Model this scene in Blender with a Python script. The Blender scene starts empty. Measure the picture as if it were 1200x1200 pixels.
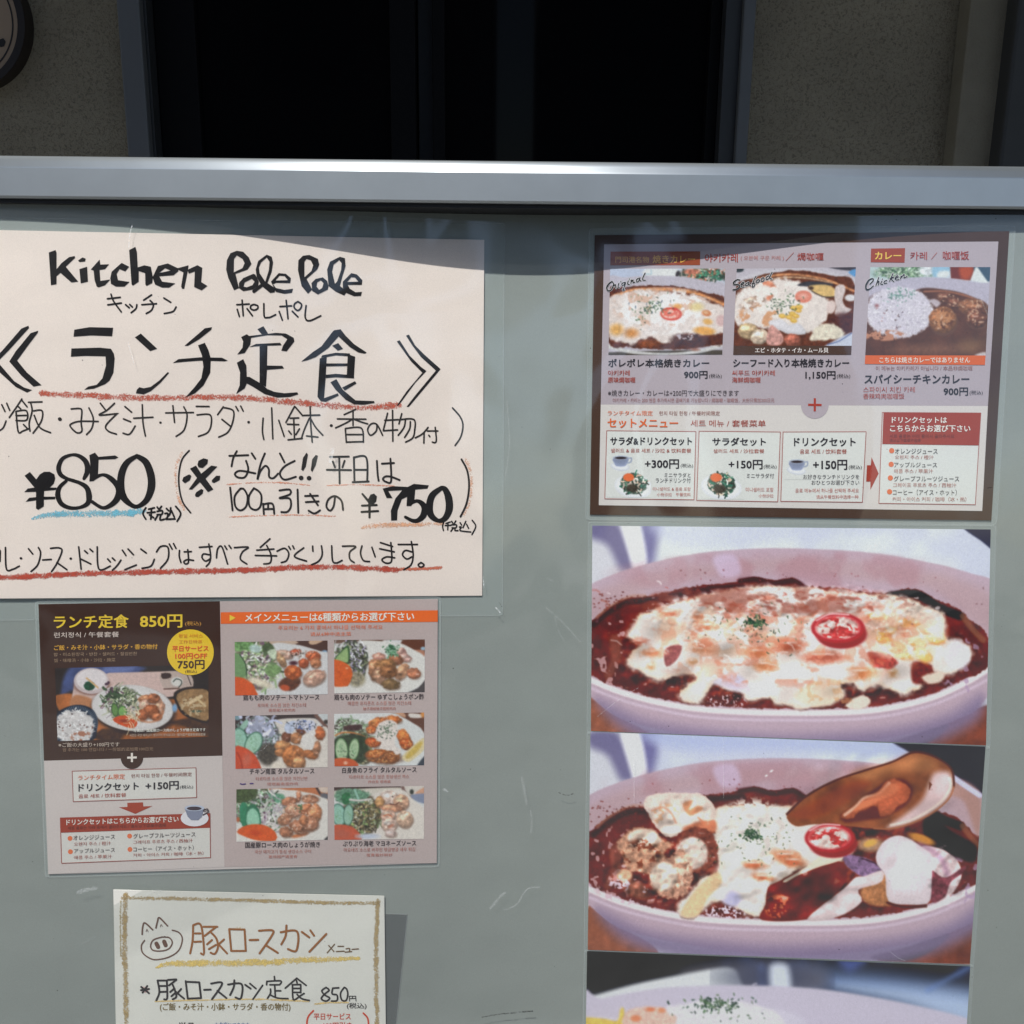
import bpy, math, random
import numpy as np
from mathutils import Matrix, Vector
from mathutils.geometry import tessellate_polygon
random.seed(7)
RNG = np.random.RandomState(11)
sc = bpy.context.scene
C = sc.collection
rad = math.radians

# ---------------------------------------------------------------- camera
F = 1200.0                       # focal length, in photo pixels (1200 wide)
CAM = Vector((0, 0, 1.36))
ROT = Matrix.Rotation(rad(76.0), 3, 'X') @ Matrix.Rotation(rad(0.62), 3, 'Z')
cd = bpy.data.cameras.new('camera'); cam = bpy.data.objects.new('camera', cd); C.objects.link(cam)
cam.matrix_world = Matrix.Translation(CAM) @ ROT.to_4x4()
cd.sensor_fit = 'HORIZONTAL'; cd.sensor_width = 36; cd.lens = 36.0
cd.clip_start = 0.02; cd.clip_end = 500
sc.camera = cam
# ---------------------------------------------------------------- sky, sun, exposure
SUN_EL, SUN_AZ = rad(63), rad(-32)     # azimuth: 0 = behind the camera, negative = from the left
w = bpy.data.worlds.new('World'); sc.world = w; w.use_nodes = True
nt = w.node_tree; nt.nodes.clear()
sky = nt.nodes.new('ShaderNodeTexSky'); sky.sky_type = 'NISHITA'; sky.sun_disc = False
sky.sun_elevation = SUN_EL
sky.air_density = 1.0; sky.dust_density = 1.0; sky.ozone_density = 1.2
bg = nt.nodes.new('ShaderNodeBackground'); bg.inputs[1].default_value = 0.075
wo = nt.nodes.new('ShaderNodeOutputWorld')
nt.links.new(sky.outputs[0], bg.inputs[0]); nt.links.new(bg.outputs[0], wo.inputs[0])
sun_dir = Vector((math.sin(SUN_AZ) * math.cos(SUN_EL), -math.cos(SUN_AZ) * math.cos(SUN_EL), math.sin(SUN_EL)))
sky.sun_rotation = math.atan2(sun_dir.x, sun_dir.y)
sl = bpy.data.lights.new('sun', 'SUN'); sl.energy = 4.7; sl.angle = rad(0.53); sl.color = (1.0, 0.965, 0.925)
so = bpy.data.objects.new('sun', sl); C.objects.link(so)
so.rotation_euler = sun_dir.to_track_quat('Z', 'Y').to_euler(); so.location = (-2, -3, 6)
sc.view_settings.view_transform = 'Standard'; sc.view_settings.look = 'None'
sc.view_settings.gamma = 1; sc.view_settings.exposure = 0.22
sc.cycles.transparent_max_bounces = 24
K, VEIL = 0.84, 0.014            # how bright a white lit print renders; pane gloss over it
PANE_GLOSS = 2.2

# ---------------------------------------------------------------- board geometry
LEAN = rad(7.7)
DIST = 0.744
FWD = ROT @ Vector((0, 0, -1))
O = CAM + FWD * DIST
BX = Vector((1, 0, 0)); BZ = Vector((0, math.sin(LEAN), math.cos(LEAN))); BN = Vector((0, -math.cos(LEAN), math.sin(LEAN)))
R_ = np.array(ROT); cam_ = np.array(CAM); O_ = np.array(O); N_ = np.array(BN); Z_ = np.array(BZ)
PX = DIST / F                    # metres per photo pixel near the middle

def depth(a, b):                 # the back panel has warped: bowed away behind the rail, swollen forward lower down
    return 0.0090 + 0.115 * (np.maximum(b, -0.43) ** 2 - 0.0441) + 0.0215 * np.exp(-((a - 0.010) / 0.208) ** 2)

def rays(uv):
    uv = np.asarray(uv, float).reshape(-1, 2)
    d = np.stack([(uv[:, 0] - 600) / F, -(uv[:, 1] - 600) / F, -np.ones(len(uv))], 1)
    return d @ R_.T

CURL = [None]
def surf(uv, lift=0.0):          # points on the bowed panel where the sheets lie
    if CURL[0] is not None: lift = lift + CURL[0](np.asarray(uv, float).reshape(-1, 2))
    d = rays(uv); dn = d @ N_; c0 = (O_ - cam_) @ N_
    t = np.full(len(d), c0) / dn
    for _ in range(6):
        q = cam_ + t[:, None] * d - O_
        t = (c0 - depth(q[:, 0], q @ Z_) + lift) / dn
    return cam_ + t[:, None] * d

def flat(uv, off=0.0):           # points on the board's flat reference plane (rail front)
    d = rays(uv); t = ((O_ - cam_) @ N_ + off) / (d @ N_)
    return cam_ + t[:, None] * d

def board_ab(u, v, off=0.0):
    p = flat([(u, v)], off)[0] - O_
    return float(p[0]), float(p @ Z_)

def ab(a, b, n):                 # board coordinates -> world
    return np.array(O + BX * a + BZ * b + BN * n)

# ---------------------------------------------------------------- object helpers
def lin(c):
    c = np.asarray(c, float) / 255.0
    return np.where(c <= 0.04045, c / 12.92, ((c + 0.055) / 1.055) ** 2.4)
def conv(c):
    return np.clip((lin(c) - VEIL) / K, 0.004, 0.88)

def mesh_np(name, V, Fc, m=None, parent=None, smooth=False):
    me = bpy.data.meshes.new(name)
    V = np.asarray(V, np.float32); Fc = np.asarray(Fc, np.int32)
    n, k = Fc.shape
    me.vertices.add(len(V)); me.vertices.foreach_set('co', V.ravel())
    me.loops.add(n * k); me.loops.foreach_set('vertex_index', Fc.ravel())
    me.polygons.add(n); me.polygons.foreach_set('loop_start', np.arange(0, n * k, k, dtype=np.int32))
    try: me.polygons.foreach_set('loop_total', np.full(n, k, np.int32))
    except Exception: pass
    me.update(calc_edges=True)
    if smooth: me.polygons.foreach_set('use_smooth', np.ones(n, bool))
    o = bpy.data.objects.new(name, me); C.objects.link(o)
    if m: me.materials.append(m)
    if parent is not None: o.parent = parent
    return o

def mesh_py(name, V, Fc, m=None, parent=None, smooth=False):
    me = bpy.data.meshes.new(name); me.from_pydata([tuple(map(float, v)) for v in V], [], [tuple(map(int, f)) for f in Fc]); me.update()
    me.polygons.foreach_set('use_smooth', np.full(len(me.polygons), bool(smooth)))
    o = bpy.data.objects.new(name, me); C.objects.link(o)
    if m: me.materials.append(m)
    if parent is not None: o.parent = parent
    return o

def thing(name, label, cat, loc=(0, 0, 0), group=None):
    o = bpy.data.objects.new(name, None); C.objects.link(o)
    o.empty_display_size = 0.05
    o['label'] = label; o['category'] = cat
    if group: o['group'] = group
    return o

def boxes(name, bl, m, parent=None, bevel=0.0):
    V, Fc = [], []
    for (x0, y0, z0, x1, y1, z1) in bl:
        b = len(V)
        V += [(x0, y0, z0), (x1, y0, z0), (x1, y1, z0), (x0, y1, z0), (x0, y0, z1), (x1, y0, z1), (x1, y1, z1), (x0, y1, z1)]
        Fc += [tuple(b + i for i in f) for f in ((0, 3, 2, 1), (4, 5, 6, 7), (0, 1, 5, 4), (1, 2, 6, 5), (2, 3, 7, 6), (3, 0, 4, 7))]
    o = mesh_py(name, V, Fc, m, parent)
    if bevel:
        md = o.modifiers.new('b', 'BEVEL'); md.width = bevel; md.segments = 2; md.limit_method = 'ANGLE'
    return o

# ---------------------------------------------------------------- materials
MATS = {}
def newmat(name):
    m = bpy.data.materials.new(name); m.use_nodes = True
    return m, m.node_tree, m.node_tree.nodes['Principled BSDF']
def noise_mix(nt, col, amp, scale, detail=4, dark=None, rough=0.6):
    tc = nt.nodes.new('ShaderNodeTexCoord')
    no = nt.nodes.new('ShaderNodeTexNoise'); no.inputs['Scale'].default_value = scale; no.inputs['Detail'].default_value = detail
    no.inputs['Roughness'].default_value = rough
    nt.links.new(tc.outputs['Object'], no.inputs['Vector'])
    mr = nt.nodes.new('ShaderNodeMapRange'); mr.inputs['From Min'].default_value = 0.3; mr.inputs['From Max'].default_value = 0.7
    nt.links.new(no.outputs['Fac'], mr.inputs['Value'])
    mx = nt.nodes.new('ShaderNodeMix'); mx.data_type = 'RGBA'
    c = np.asarray(col); d = c * (1 - amp) if dark is None else np.asarray(dark)
    e = np.clip(c * (1 + amp * 0.6), 0, 1) if dark is None else c
    mx.inputs[6].default_value = (*d, 1); mx.inputs[7].default_value = (*e, 1)
    nt.links.new(mr.outputs[0], mx.inputs[0])
    return mx, no, tc
def ink(rgb, rough=0.45, amp=0.06, key=None, spec=0.4):
    """a print or pen colour, given as it reads on the sheet"""
    k = key or ('ink', tuple(rgb), rough)
    if k in MATS: return MATS[k]
    m, nt, b = newmat('print_%d_%d_%d' % tuple(rgb))
    mx, _, _ = noise_mix(nt, conv(rgb), amp, 900, 3)
    nt.links.new(mx.outputs[2], b.inputs['Base Color'])
    b.inputs['Roughness'].default_value = rough; b.inputs['Specular IOR Level'].default_value = spec
    MATS[k] = m; return m
def paper_mat(name, rgb, rough=0.6, amp=0.03, speck=0.0):
    m, nt, b = newmat(name)
    mx, no, tc = noise_mix(nt, conv(rgb), amp, 9, 5)
    # fine fibre grain
    n2 = nt.nodes.new('ShaderNodeTexNoise'); n2.inputs['Scale'].default_value = 1300; n2.inputs['Detail'].default_value = 2
    nt.links.new(tc.outputs['Object'], n2.inputs['Vector'])
    m2 = nt.nodes.new('ShaderNodeMix'); m2.data_type = 'RGBA'; m2.blend_type = 'MULTIPLY'; m2.inputs[0].default_value = 1
    r2 = nt.nodes.new('ShaderNodeMapRange'); r2.inputs['From Min'].default_value = 0.25; r2.inputs['From Max'].default_value = 0.75
    r2.inputs['To Min'].default_value = 0.93; r2.inputs['To Max'].default_value = 1.05
    nt.links.new(n2.outputs['Fac'], r2.inputs['Value'])
    nt.links.new(mx.outputs[2], m2.inputs[6]); nt.links.new(r2.outputs[0], m2.inputs[7])
    last = m2
    if speck:                    # rare dark dust specks
        v = nt.nodes.new('ShaderNodeTexVoronoi'); v.inputs['Scale'].default_value = 55; nt.links.new(tc.outputs['Object'], v.inputs['Vector'])
        lt = nt.nodes.new('ShaderNodeMath'); lt.operation = 'LESS_THAN'; lt.inputs[1].default_value = 0.028
        nt.links.new(v.outputs['Distance'], lt.inputs[0])
        n3 = nt.nodes.new('ShaderNodeTexNoise'); n3.inputs['Scale'].default_value = 17; nt.links.new(tc.outputs['Object'], n3.inputs['Vector'])
        gt = nt.nodes.new('ShaderNodeMath'); gt.operation = 'GREATER_THAN'; gt.inputs[1].default_value = 0.56
        nt.links.new(n3.outputs['Fac'], gt.inputs[0])
        mu = nt.nodes.new('ShaderNodeMath'); mu.operation = 'MULTIPLY'; nt.links.new(lt.outputs[0], mu.inputs[0]); nt.links.new(gt.outputs[0], mu.inputs[1])
        mu2 = nt.nodes.new('ShaderNodeMath'); mu2.operation = 'MULTIPLY'; mu2.inputs[1].default_value = speck; nt.links.new(mu.outputs[0], mu2.inputs[0])
        m3 = nt.nodes.new('ShaderNodeMix'); m3.data_type = 'RGBA'; m3.inputs[7].default_value = (0.12, 0.10, 0.09, 1)
        nt.links.new(mu2.outputs[0], m3.inputs[0]); nt.links.new(m2.outputs[2], m3.inputs[6]); last = m3
    nt.links.new(last.outputs[2], b.inputs['Base Color'])
    b.inputs['Roughness'].default_value = rough
    n4 = nt.nodes.new('ShaderNodeTexNoise'); n4.inputs['Scale'].default_value = 22; n4.inputs['Detail'].default_value = 1
    nt.links.new(tc.outputs['Object'], n4.inputs['Vector'])
    bp = nt.nodes.new('ShaderNodeBump'); bp.inputs['Strength'].default_value = 0.25; bp.inputs['Distance'].default_value = 0.004
    nt.links.new(n4.outputs['Fac'], bp.inputs['Height']); nt.links.new(bp.outputs[0], b.inputs['Normal'])
    return m
def photo_mat():
    m, nt, b = newmat('printed_photo')
    a = nt.nodes.new('ShaderNodeAttribute'); a.attribute_name = 'Col'
    tc = nt.nodes.new('ShaderNodeTexCoord')
    n2 = nt.nodes.new('ShaderNodeTexNoise'); n2.inputs['Scale'].default_value = 1500; n2.inputs['Detail'].default_value = 2
    nt.links.new(tc.outputs['Object'], n2.inputs['Vector'])
    r2 = nt.nodes.new('ShaderNodeMapRange'); r2.inputs['From Min'].default_value = 0.25; r2.inputs['From Max'].default_value = 0.75
    r2.inputs['To Min'].default_value = 0.9; r2.inputs['To Max'].default_value = 1.08
    nt.links.new(n2.outputs['Fac'], r2.inputs['Value'])
    m2 = nt.nodes.new('ShaderNodeMix'); m2.data_type = 'RGBA'; m2.blend_type = 'MULTIPLY'; m2.inputs[0].default_value = 1
    nt.links.new(a.outputs['Color'], m2.inputs[6]); nt.links.new(r2.outputs[0], m2.inputs[7])
    nt.links.new(m2.outputs[2], b.inputs['Base Color']); b.inputs['Roughness'].default_value = 0.4
    return m
PHOTO = photo_mat()
def crayon(rgb, cover=0.55, soft=0.35):
    k = ('cr', tuple(rgb), cover)
    if k in MATS: return MATS[k]
    m, nt, b = newmat('crayon_%d_%d_%d' % tuple(rgb))
    mx, no, tc = noise_mix(nt, conv(rgb), 0.22, 500, 3)
    nt.links.new(mx.outputs[2], b.inputs['Base Color']); b.inputs['Roughness'].default_value = 0.6
    n2 = nt.nodes.new('ShaderNodeTexNoise'); n2.inputs['Scale'].default_value = 900; n2.inputs['Detail'].default_value = 3; n2.inputs['Roughness'].default_value = 0.7
    nt.links.new(tc.outputs['Object'], n2.inputs['Vector'])
    n3 = nt.nodes.new('ShaderNodeTexNoise'); n3.inputs['Scale'].default_value = 130; n3.inputs['Detail'].default_value = 1
    nt.links.new(tc.outputs['Object'], n3.inputs['Vector'])
    at = nt.nodes.new('ShaderNodeAttribute'); at.attribute_name = 'edge'
    def mth(op, a, bb):
        q = nt.nodes.new('ShaderNodeMath'); q.operation = op
        for i, x in enumerate((a, bb)):
            if isinstance(x, (int, float)): q.inputs[i].default_value = x
            else: nt.links.new(x, q.inputs[i])
        return q.outputs[0]
    e = mth('POWER', at.outputs['Fac'], 2.5)
    s = mth('ADD', mth('MULTIPLY', n2.outputs['Fac'], 1.1), mth('MULTIPLY', n3.outputs['Fac'], 0.5))
    s = mth('SUBTRACT', s, mth('MULTIPLY', e, 0.55))
    mr = nt.nodes.new('ShaderNodeMapRange'); mr.inputs['From Min'].default_value = 1.05 - cover; mr.inputs['From Max'].default_value = 1.05 - cover + soft
    nt.links.new(s, mr.inputs['Value'])
    nt.links.new(mr.outputs[0], b.inputs['Alpha'])
    MATS[k] = m; return m
def film_mat(name, gloss, tint=(0.97, 0.985, 0.98), milky=0.0, rough=0.06, bump=0.3, bscale=7.0):
    """clear plastic: lets light straight through and mirrors a little by angle"""
    m, nt, b = newmat(name); nt.nodes.remove(b)
    out = nt.nodes['Material Output']
    tr = nt.nodes.new('ShaderNodeBsdfTransparent'); tr.inputs[0].default_value = (*tint, 1)
    gl = nt.nodes.new('ShaderNodeBsdfGlossy'); gl.inputs['Roughness'].default_value = rough; gl.inputs[0].default_value = (1, 1, 1, 1)
    tc = nt.nodes.new('ShaderNodeTexCoord'); no = nt.nodes.new('ShaderNodeTexNoise')
    no.inputs['Scale'].default_value = bscale; no.inputs['Detail'].default_value = 1.5; no.inputs['Distortion'].default_value = 0.6
    nt.links.new(tc.outputs['Object'], no.inputs['Vector'])
    bp = nt.nodes.new('ShaderNodeBump'); bp.inputs['Strength'].default_value = bump; bp.inputs['Distance'].default_value = 0.02
    nt.links.new(no.outputs['Fac'], bp.inputs['Height']); nt.links.new(bp.outputs[0], gl.inputs['Normal'])
    lw = nt.nodes.new('ShaderNodeLayerWeight'); lw.inputs[0].default_value = 0.5
    pw = nt.nodes.new('ShaderNodeMath'); pw.operation = 'POWER'; pw.inputs[1].default_value = 5; nt.links.new(lw.outputs['Facing'], pw.inputs[0])
    ad = nt.nodes.new('ShaderNodeMath'); ad.operation = 'ADD'; ad.inputs[1].default_value = 0.045; nt.links.new(pw.outputs[0], ad.inputs[0])
    mu = nt.nodes.new('ShaderNodeMath'); mu.operation = 'MULTIPLY'; mu.inputs[1].default_value = gloss; mu.use_clamp = True
    nt.links.new(ad.outputs[0], mu.inputs[0])
    mx = nt.nodes.new('ShaderNodeMixShader'); nt.links.new(mu.outputs[0], mx.inputs[0])
    first = tr.outputs[0]
    if milky:
        di = nt.nodes.new('ShaderNodeBsdfDiffuse'); di.inputs[0].default_value = (0.75, 0.8, 0.8, 1)
        # faint scuffs
        n2 = nt.nodes.new('ShaderNodeTexNoise'); n2.inputs['Scale'].default_value = 6; n2.inputs['Detail'].default_value = 6; n2.inputs['Roughness'].default_value = 0.7
        nt.links.new(tc.outputs['Object'], n2.inputs['Vector'])
        mr = nt.nodes.new('ShaderNodeMapRange'); mr.inputs['From Min'].default_value = 0.35; mr.inputs['From Max'].default_value = 0.75
        mr.inputs['To Min'].default_value = milky * 0.4; mr.inputs['To Max'].default_value = milky * 1.8
        nt.links.new(n2.outputs['Fac'], mr.inputs['Value'])
        m0 = nt.nodes.new('ShaderNodeMixShader'); nt.links.new(mr.outputs[0], m0.inputs[0])
        nt.links.new(tr.outputs[0], m0.inputs[1]); nt.links.new(di.outputs[0], m0.inputs[2]); first = m0.outputs[0]
    nt.links.new(first, mx.inputs[1]); nt.links.new(gl.outputs[0], mx.inputs[2]); nt.links.new(mx.outputs[0], out.inputs[0])
    return m

# ---------------------------------------------------------------- flat print helpers (all in photo pixels, laid on the panel)
def quad_uv(q, nx, ny):
    q = np.asarray(q, float); s, t = np.meshgrid(np.linspace(0, 1, nx + 1), np.linspace(0, 1, ny + 1))
    s = s.ravel()[:, None]; t = t.ravel()[:, None]
    return (1 - s) * (1 - t) * q[0] + s * (1 - t) * q[1] + s * t * q[2] + (1 - s) * t * q[3]
def grid_faces(nx, ny):
    i = np.arange(nx * ny); r = i // nx; c = i % nx; a = r * (nx + 1) + c
    return np.stack([a, a + nx + 1, a + nx + 2, a + 1], 1)
def sheet(name, q, lift, m, parent=None, nx=24, ny=12, thick=0.0):
    uv = quad_uv(q, nx, ny)
    L = np.full(len(uv), lift)
    V = surf(uv, L); Fc = grid_faces(nx, ny)
    if thick:
        ring = list(range(0, nx + 1)) + [r * (nx + 1) + nx for r in range(1, ny + 1)] + [ny * (nx + 1) + c for c in range(nx - 1, -1, -1)] + [r * (nx + 1) for r in range(ny - 1, 0, -1)]
        top = V[ring]; low = top - N_ * thick; b = len(V); n = len(ring)
        V = np.vstack([V, top, low])
        sk = np.array([[b + k, b + (k + 1) % n, b + n + (k + 1) % n, b + n + k] for k in range(n)])
        Fc = np.vstack([Fc, sk])
    return mesh_np(name, V, Fc, m, parent)
def rquad(q, r, n=5):            # rounded outline of a quad, as points
    q = [np.array(p, float) for p in q]; out = []
    for i in range(4):
        p, a, b = q[i], q[i - 1], q[(i + 1) % 4]
        pa = p + (a - p) / np.linalg.norm(a - p) * r; pb = p + (b - p) / np.linalg.norm(b - p) * r
        for k in range(n + 1):
            t = k / n; out.append((1 - t) ** 2 * pa + 2 * t * (1 - t) * p + t * t * pb)
    return out

class Bag:                       # collects flat shapes, then becomes one mesh
    def __init__(s): s.V = []; s.F = []; s.n = 0; s.k = 0; s.e = []
    def add(s, uv, tris, lift, edge=None):
        V = surf(np.asarray(uv, float), lift + s.k * 2.5e-6); s.k = (s.k + 1) % 24
        s.V.append(V); s.F += [tuple(int(i) + s.n for i in t) for t in tris]; s.n += len(V)
        s.e.append(np.zeros(len(V)) if edge is None else np.asarray(edge, float))
    def poly(s, pts, lift, holes=()):
        loops = [[Vector((x, y, 0)) for x, y in l] for l in (pts, *holes)]
        tr = tessellate_polygon(loops); uv = [(p.x, p.y) for l in loops for p in l]
        s.add(uv, tr, lift)
    def ribbon(s, pts, w, lift, caps=True, smooth=True, jit=0.0):
        P = np.array([p[:2] for p in pts], float); W = np.array([p[2] if len(p) > 2 else w for p in pts], float)
        if len(P) == 1: P = np.vstack([P, P + 0.3]); W = np.array([w, w])
        if len(P) == 2:                  # follow the bowed panel along long straight runs
            n = 1 + int(np.linalg.norm(P[1] - P[0]) / 12); u = np.linspace(0, 1, n + 1)[:, None]
            P = P[0] * (1 - u) + P[1] * u; W = W[0] + (W[1] - W[0]) * u[:, 0]; smooth = True
        if smooth and len(pts) > 2: P, W = spline(P, W)
        elif not smooth and len(pts) > 2:
            for i in range(len(P) - 1): s.ribbon([P[i], P[i + 1]], w, lift)
            return
        T = np.gradient(P, axis=0); T /= np.maximum(np.linalg.norm(T, axis=1), 1e-6)[:, None]; Nn = np.stack([-T[:, 1], T[:, 0]], 1)
        j1 = 1 + jit * (RNG.rand(len(P)) - .5) * 2; j2 = 1 + jit * (RNG.rand(len(P)) - .5) * 2
        A = P + Nn * (W * j1)[:, None] / 2; B = P - Nn * (W * j2)[:, None] / 2; n = len(P)
        uv = np.vstack([A, P, B]); tr = []
        for i in range(n - 1): tr += [(i, i + 1, n + i + 1), (i, n + i + 1, n + i), (n + i, n + i + 1, 2 * n + i + 1), (n + i, 2 * n + i + 1, 2 * n + i)]
        ed = np.r_[np.ones(n), np.zeros(n), np.ones(n)]
        if caps:
            for c, t, r in ((P[0], -T[0], W[0] / 2), (P[-1], T[-1], W[-1] / 2)):
                b = len(uv); nn = np.array([-t[1], t[0]])
                arc = [c + r * (math.cos(a) * nn + math.sin(a) * t) for a in np.linspace(0, math.pi, 7)]
                uv = np.vstack([uv, [c], arc]); ed = np.r_[ed, 0, np.ones(7)]
                tr += [(b, b + 1 + k, b + 2 + k) for k in range(6)]
        s.add(uv, tr, lift, ed)
    def build(s, name, m, parent=None):
        if not s.n: return None
        o = mesh_py(name, np.vstack(s.V), s.F, m, parent)
        at = o.data.attributes.new('edge', 'FLOAT', 'POINT'); at.data.foreach_set('value', np.concatenate(s.e).astype(np.float32))
        return o
def spline(P, W=None, closed=False, step=1.0):
    W = np.ones(len(P)) if W is None else W; out = []; ow = []
    n = len(P); rng = range(n if closed else n - 1)
    for i in rng:
        g = (lambda k: k % n) if closed else (lambda k: min(max(k, 0), n - 1))
        p0, p1, p2, p3 = P[g(i - 1)], P[g(i)], P[g(i + 1)], P[g(i + 2)]
        m = max(2, min(14, int(np.linalg.norm(p2 - p1) / step)))
        for k in range(m):
            t = k / m
            out.append(0.5 * (2 * p1 + (p2 - p0) * t + (2 * p0 - 5 * p1 + 4 * p2 - p3) * t * t + (3 * p1 - p0 - 3 * p2 + p3) * t ** 3))
            ow.append(W[g(i)] * (1 - t) + W[g(i + 1)] * t)
    if not closed: out.append(P[-1]); ow.append(W[-1])
    return np.array(out), np.array(ow)
def parse(s, T):
    ox, oy, k = T; res = []
    for part in s.split('|'):
        res.append([(ox + a[0] / k, oy + a[1] / k, *[x / k for x in a[2:]]) for a in ([float(z) for z in t.split(',')] for t in part.split())])
    return res
def strokes(bag, s, T, w, lift, **kw):
    for p in parse(s, T): bag.ribbon(p, w / T[2], lift, **kw)
def polys(bag, s, T, lift):      # 'outer#hole|outer|...'
    for part in s.split('|'):
        loops = [parse(x, T)[0] for x in part.split('#')]
        bag.poly(loops[0], lift, loops[1:])

_tc = bpy.data.curves.new('tmp', 'FONT'); _to = bpy.data.objects.new('tmp', _tc); C.objects.link(_to)
def text_tris(body, bold=0.0, shear=0.0, space=1.0):
    _tc.body = body; _tc.size = 1.0; _tc.offset = bold; _tc.shear = shear; _tc.resolution_u = 2; _tc.space_character = space
    bpy.context.view_layer.update()
    dg = bpy.context.evaluated_depsgraph_get(); me = bpy.data.meshes.new_from_object(_to.evaluated_get(dg))
    v = np.zeros(len(me.vertices) * 3); me.vertices.foreach_get('co', v); v = v.reshape(-1, 3)[:, :2]
    me.calc_loop_triangles(); t = np.zeros(len(me.loop_triangles) * 3, int); me.loop_triangles.foreach_get('vertices', t)
    bpy.data.meshes.remove(me)
    return v, t.reshape(-1, 3)
def T(bag, body, box, lift, tr=(0, 0, 1), slope=0.0, bold=0.02, shear=0.0):
    """print a line of text so that its ink fills box = x0,y0,x1,y1 (y0 top, at the left end)"""
    v, t = text_tris(body, 0.0, shear)
    if not len(v): return
    lo, hi = v.min(0), v.max(0); x0, y0, x1, y1 = box; ox, oy, k = tr
    x0, x1 = ox + x0 / k, ox + x1 / k; y0, y1 = oy + y0 / k, oy + y1 / k
    s = (v - lo) / (hi - lo); u = x0 + s[:, 0] * (x1 - x0); w_ = y1 - s[:, 1] * (y1 - y0) + slope * (u - x0)
    if bold < .012: bag.add(np.stack([u, w_], 1), t, lift); return
    em = (y1 - y0) / max(hi[1] - lo[1], .6); d = bold * .46 * em      # heavier weights: the glyph laid down again a hair aside
    for dx, dy in ((-d, -d * .7), (d, -d * .7), (-d, d * .7), (d, d * .7)): bag.add(np.stack([u + dx, w_ + dy], 1), t, lift)
class Print:                     # lettering of one block, one mesh per colour, children named lettering
    def __init__(s, parent, lift, tr=(0, 0, 1), slope=0.0): s.p = parent; s.l = lift; s.tr = tr; s.sl = slope; s.b = {}
    def __call__(s, body, x0, y0, x1, y1, rgb, bold=0.02, sl=None, shear=0.0):
        T(s.b.setdefault(tuple(rgb), Bag()), body, (x0, y0, x1, y1), s.l, s.tr, s.sl if sl is None else sl, bold, shear); return s
    def done(s, name='lettering'):
        for c, b in s.b.items(): b.build(name, ink(c), s.p)
def outline_box(name, q, lift, fill, line, parent, w=0.9, nx=8, ny=6):
    o = sheet(name, q, lift, ink(fill), parent, nx, ny)
    b = Bag(); pts = [tuple(p) for p in q]
    for i in range(4): b.ribbon([pts[i], pts[(i + 1) % 4]], w, lift + 0.00006)
    b.build('outline', ink(line), o); return o
# ---------------------------------------------------------------- painter: colour per vertex of a fine printed sheet
_LAT = [RNG.rand(256, 256).astype(np.float32) for _ in range(4)]
def vn(x, y, k=0):
    xi = np.floor(x).astype(int); yi = np.floor(y).astype(int); fx = x - xi; fy = y - yi
    fx = fx * fx * (3 - 2 * fx); fy = fy * fy * (3 - 2 * fy); L = _LAT[k]
    a = L[yi & 255, xi & 255]; b = L[yi & 255, (xi + 1) & 255]; c = L[(yi + 1) & 255, xi & 255]; d = L[(yi + 1) & 255, (xi + 1) & 255]
    return (a * (1 - fx) + b * fx) * (1 - fy) + (c * (1 - fx) + d * fx) * fy
def fbm(x, y, f, oc=3, k=0):
    s = 0; a = 1; n = 0
    for i in range(oc): s = s + a * vn(x * f + 17 * i + k * 31, y * f + 7 * i, (k + i) & 3); n += a; a *= 0.55; f *= 2.1
    return s / n
def sst(x): x = np.clip(x, 0, 1); return x * x * (3 - 2 * x)
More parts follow.
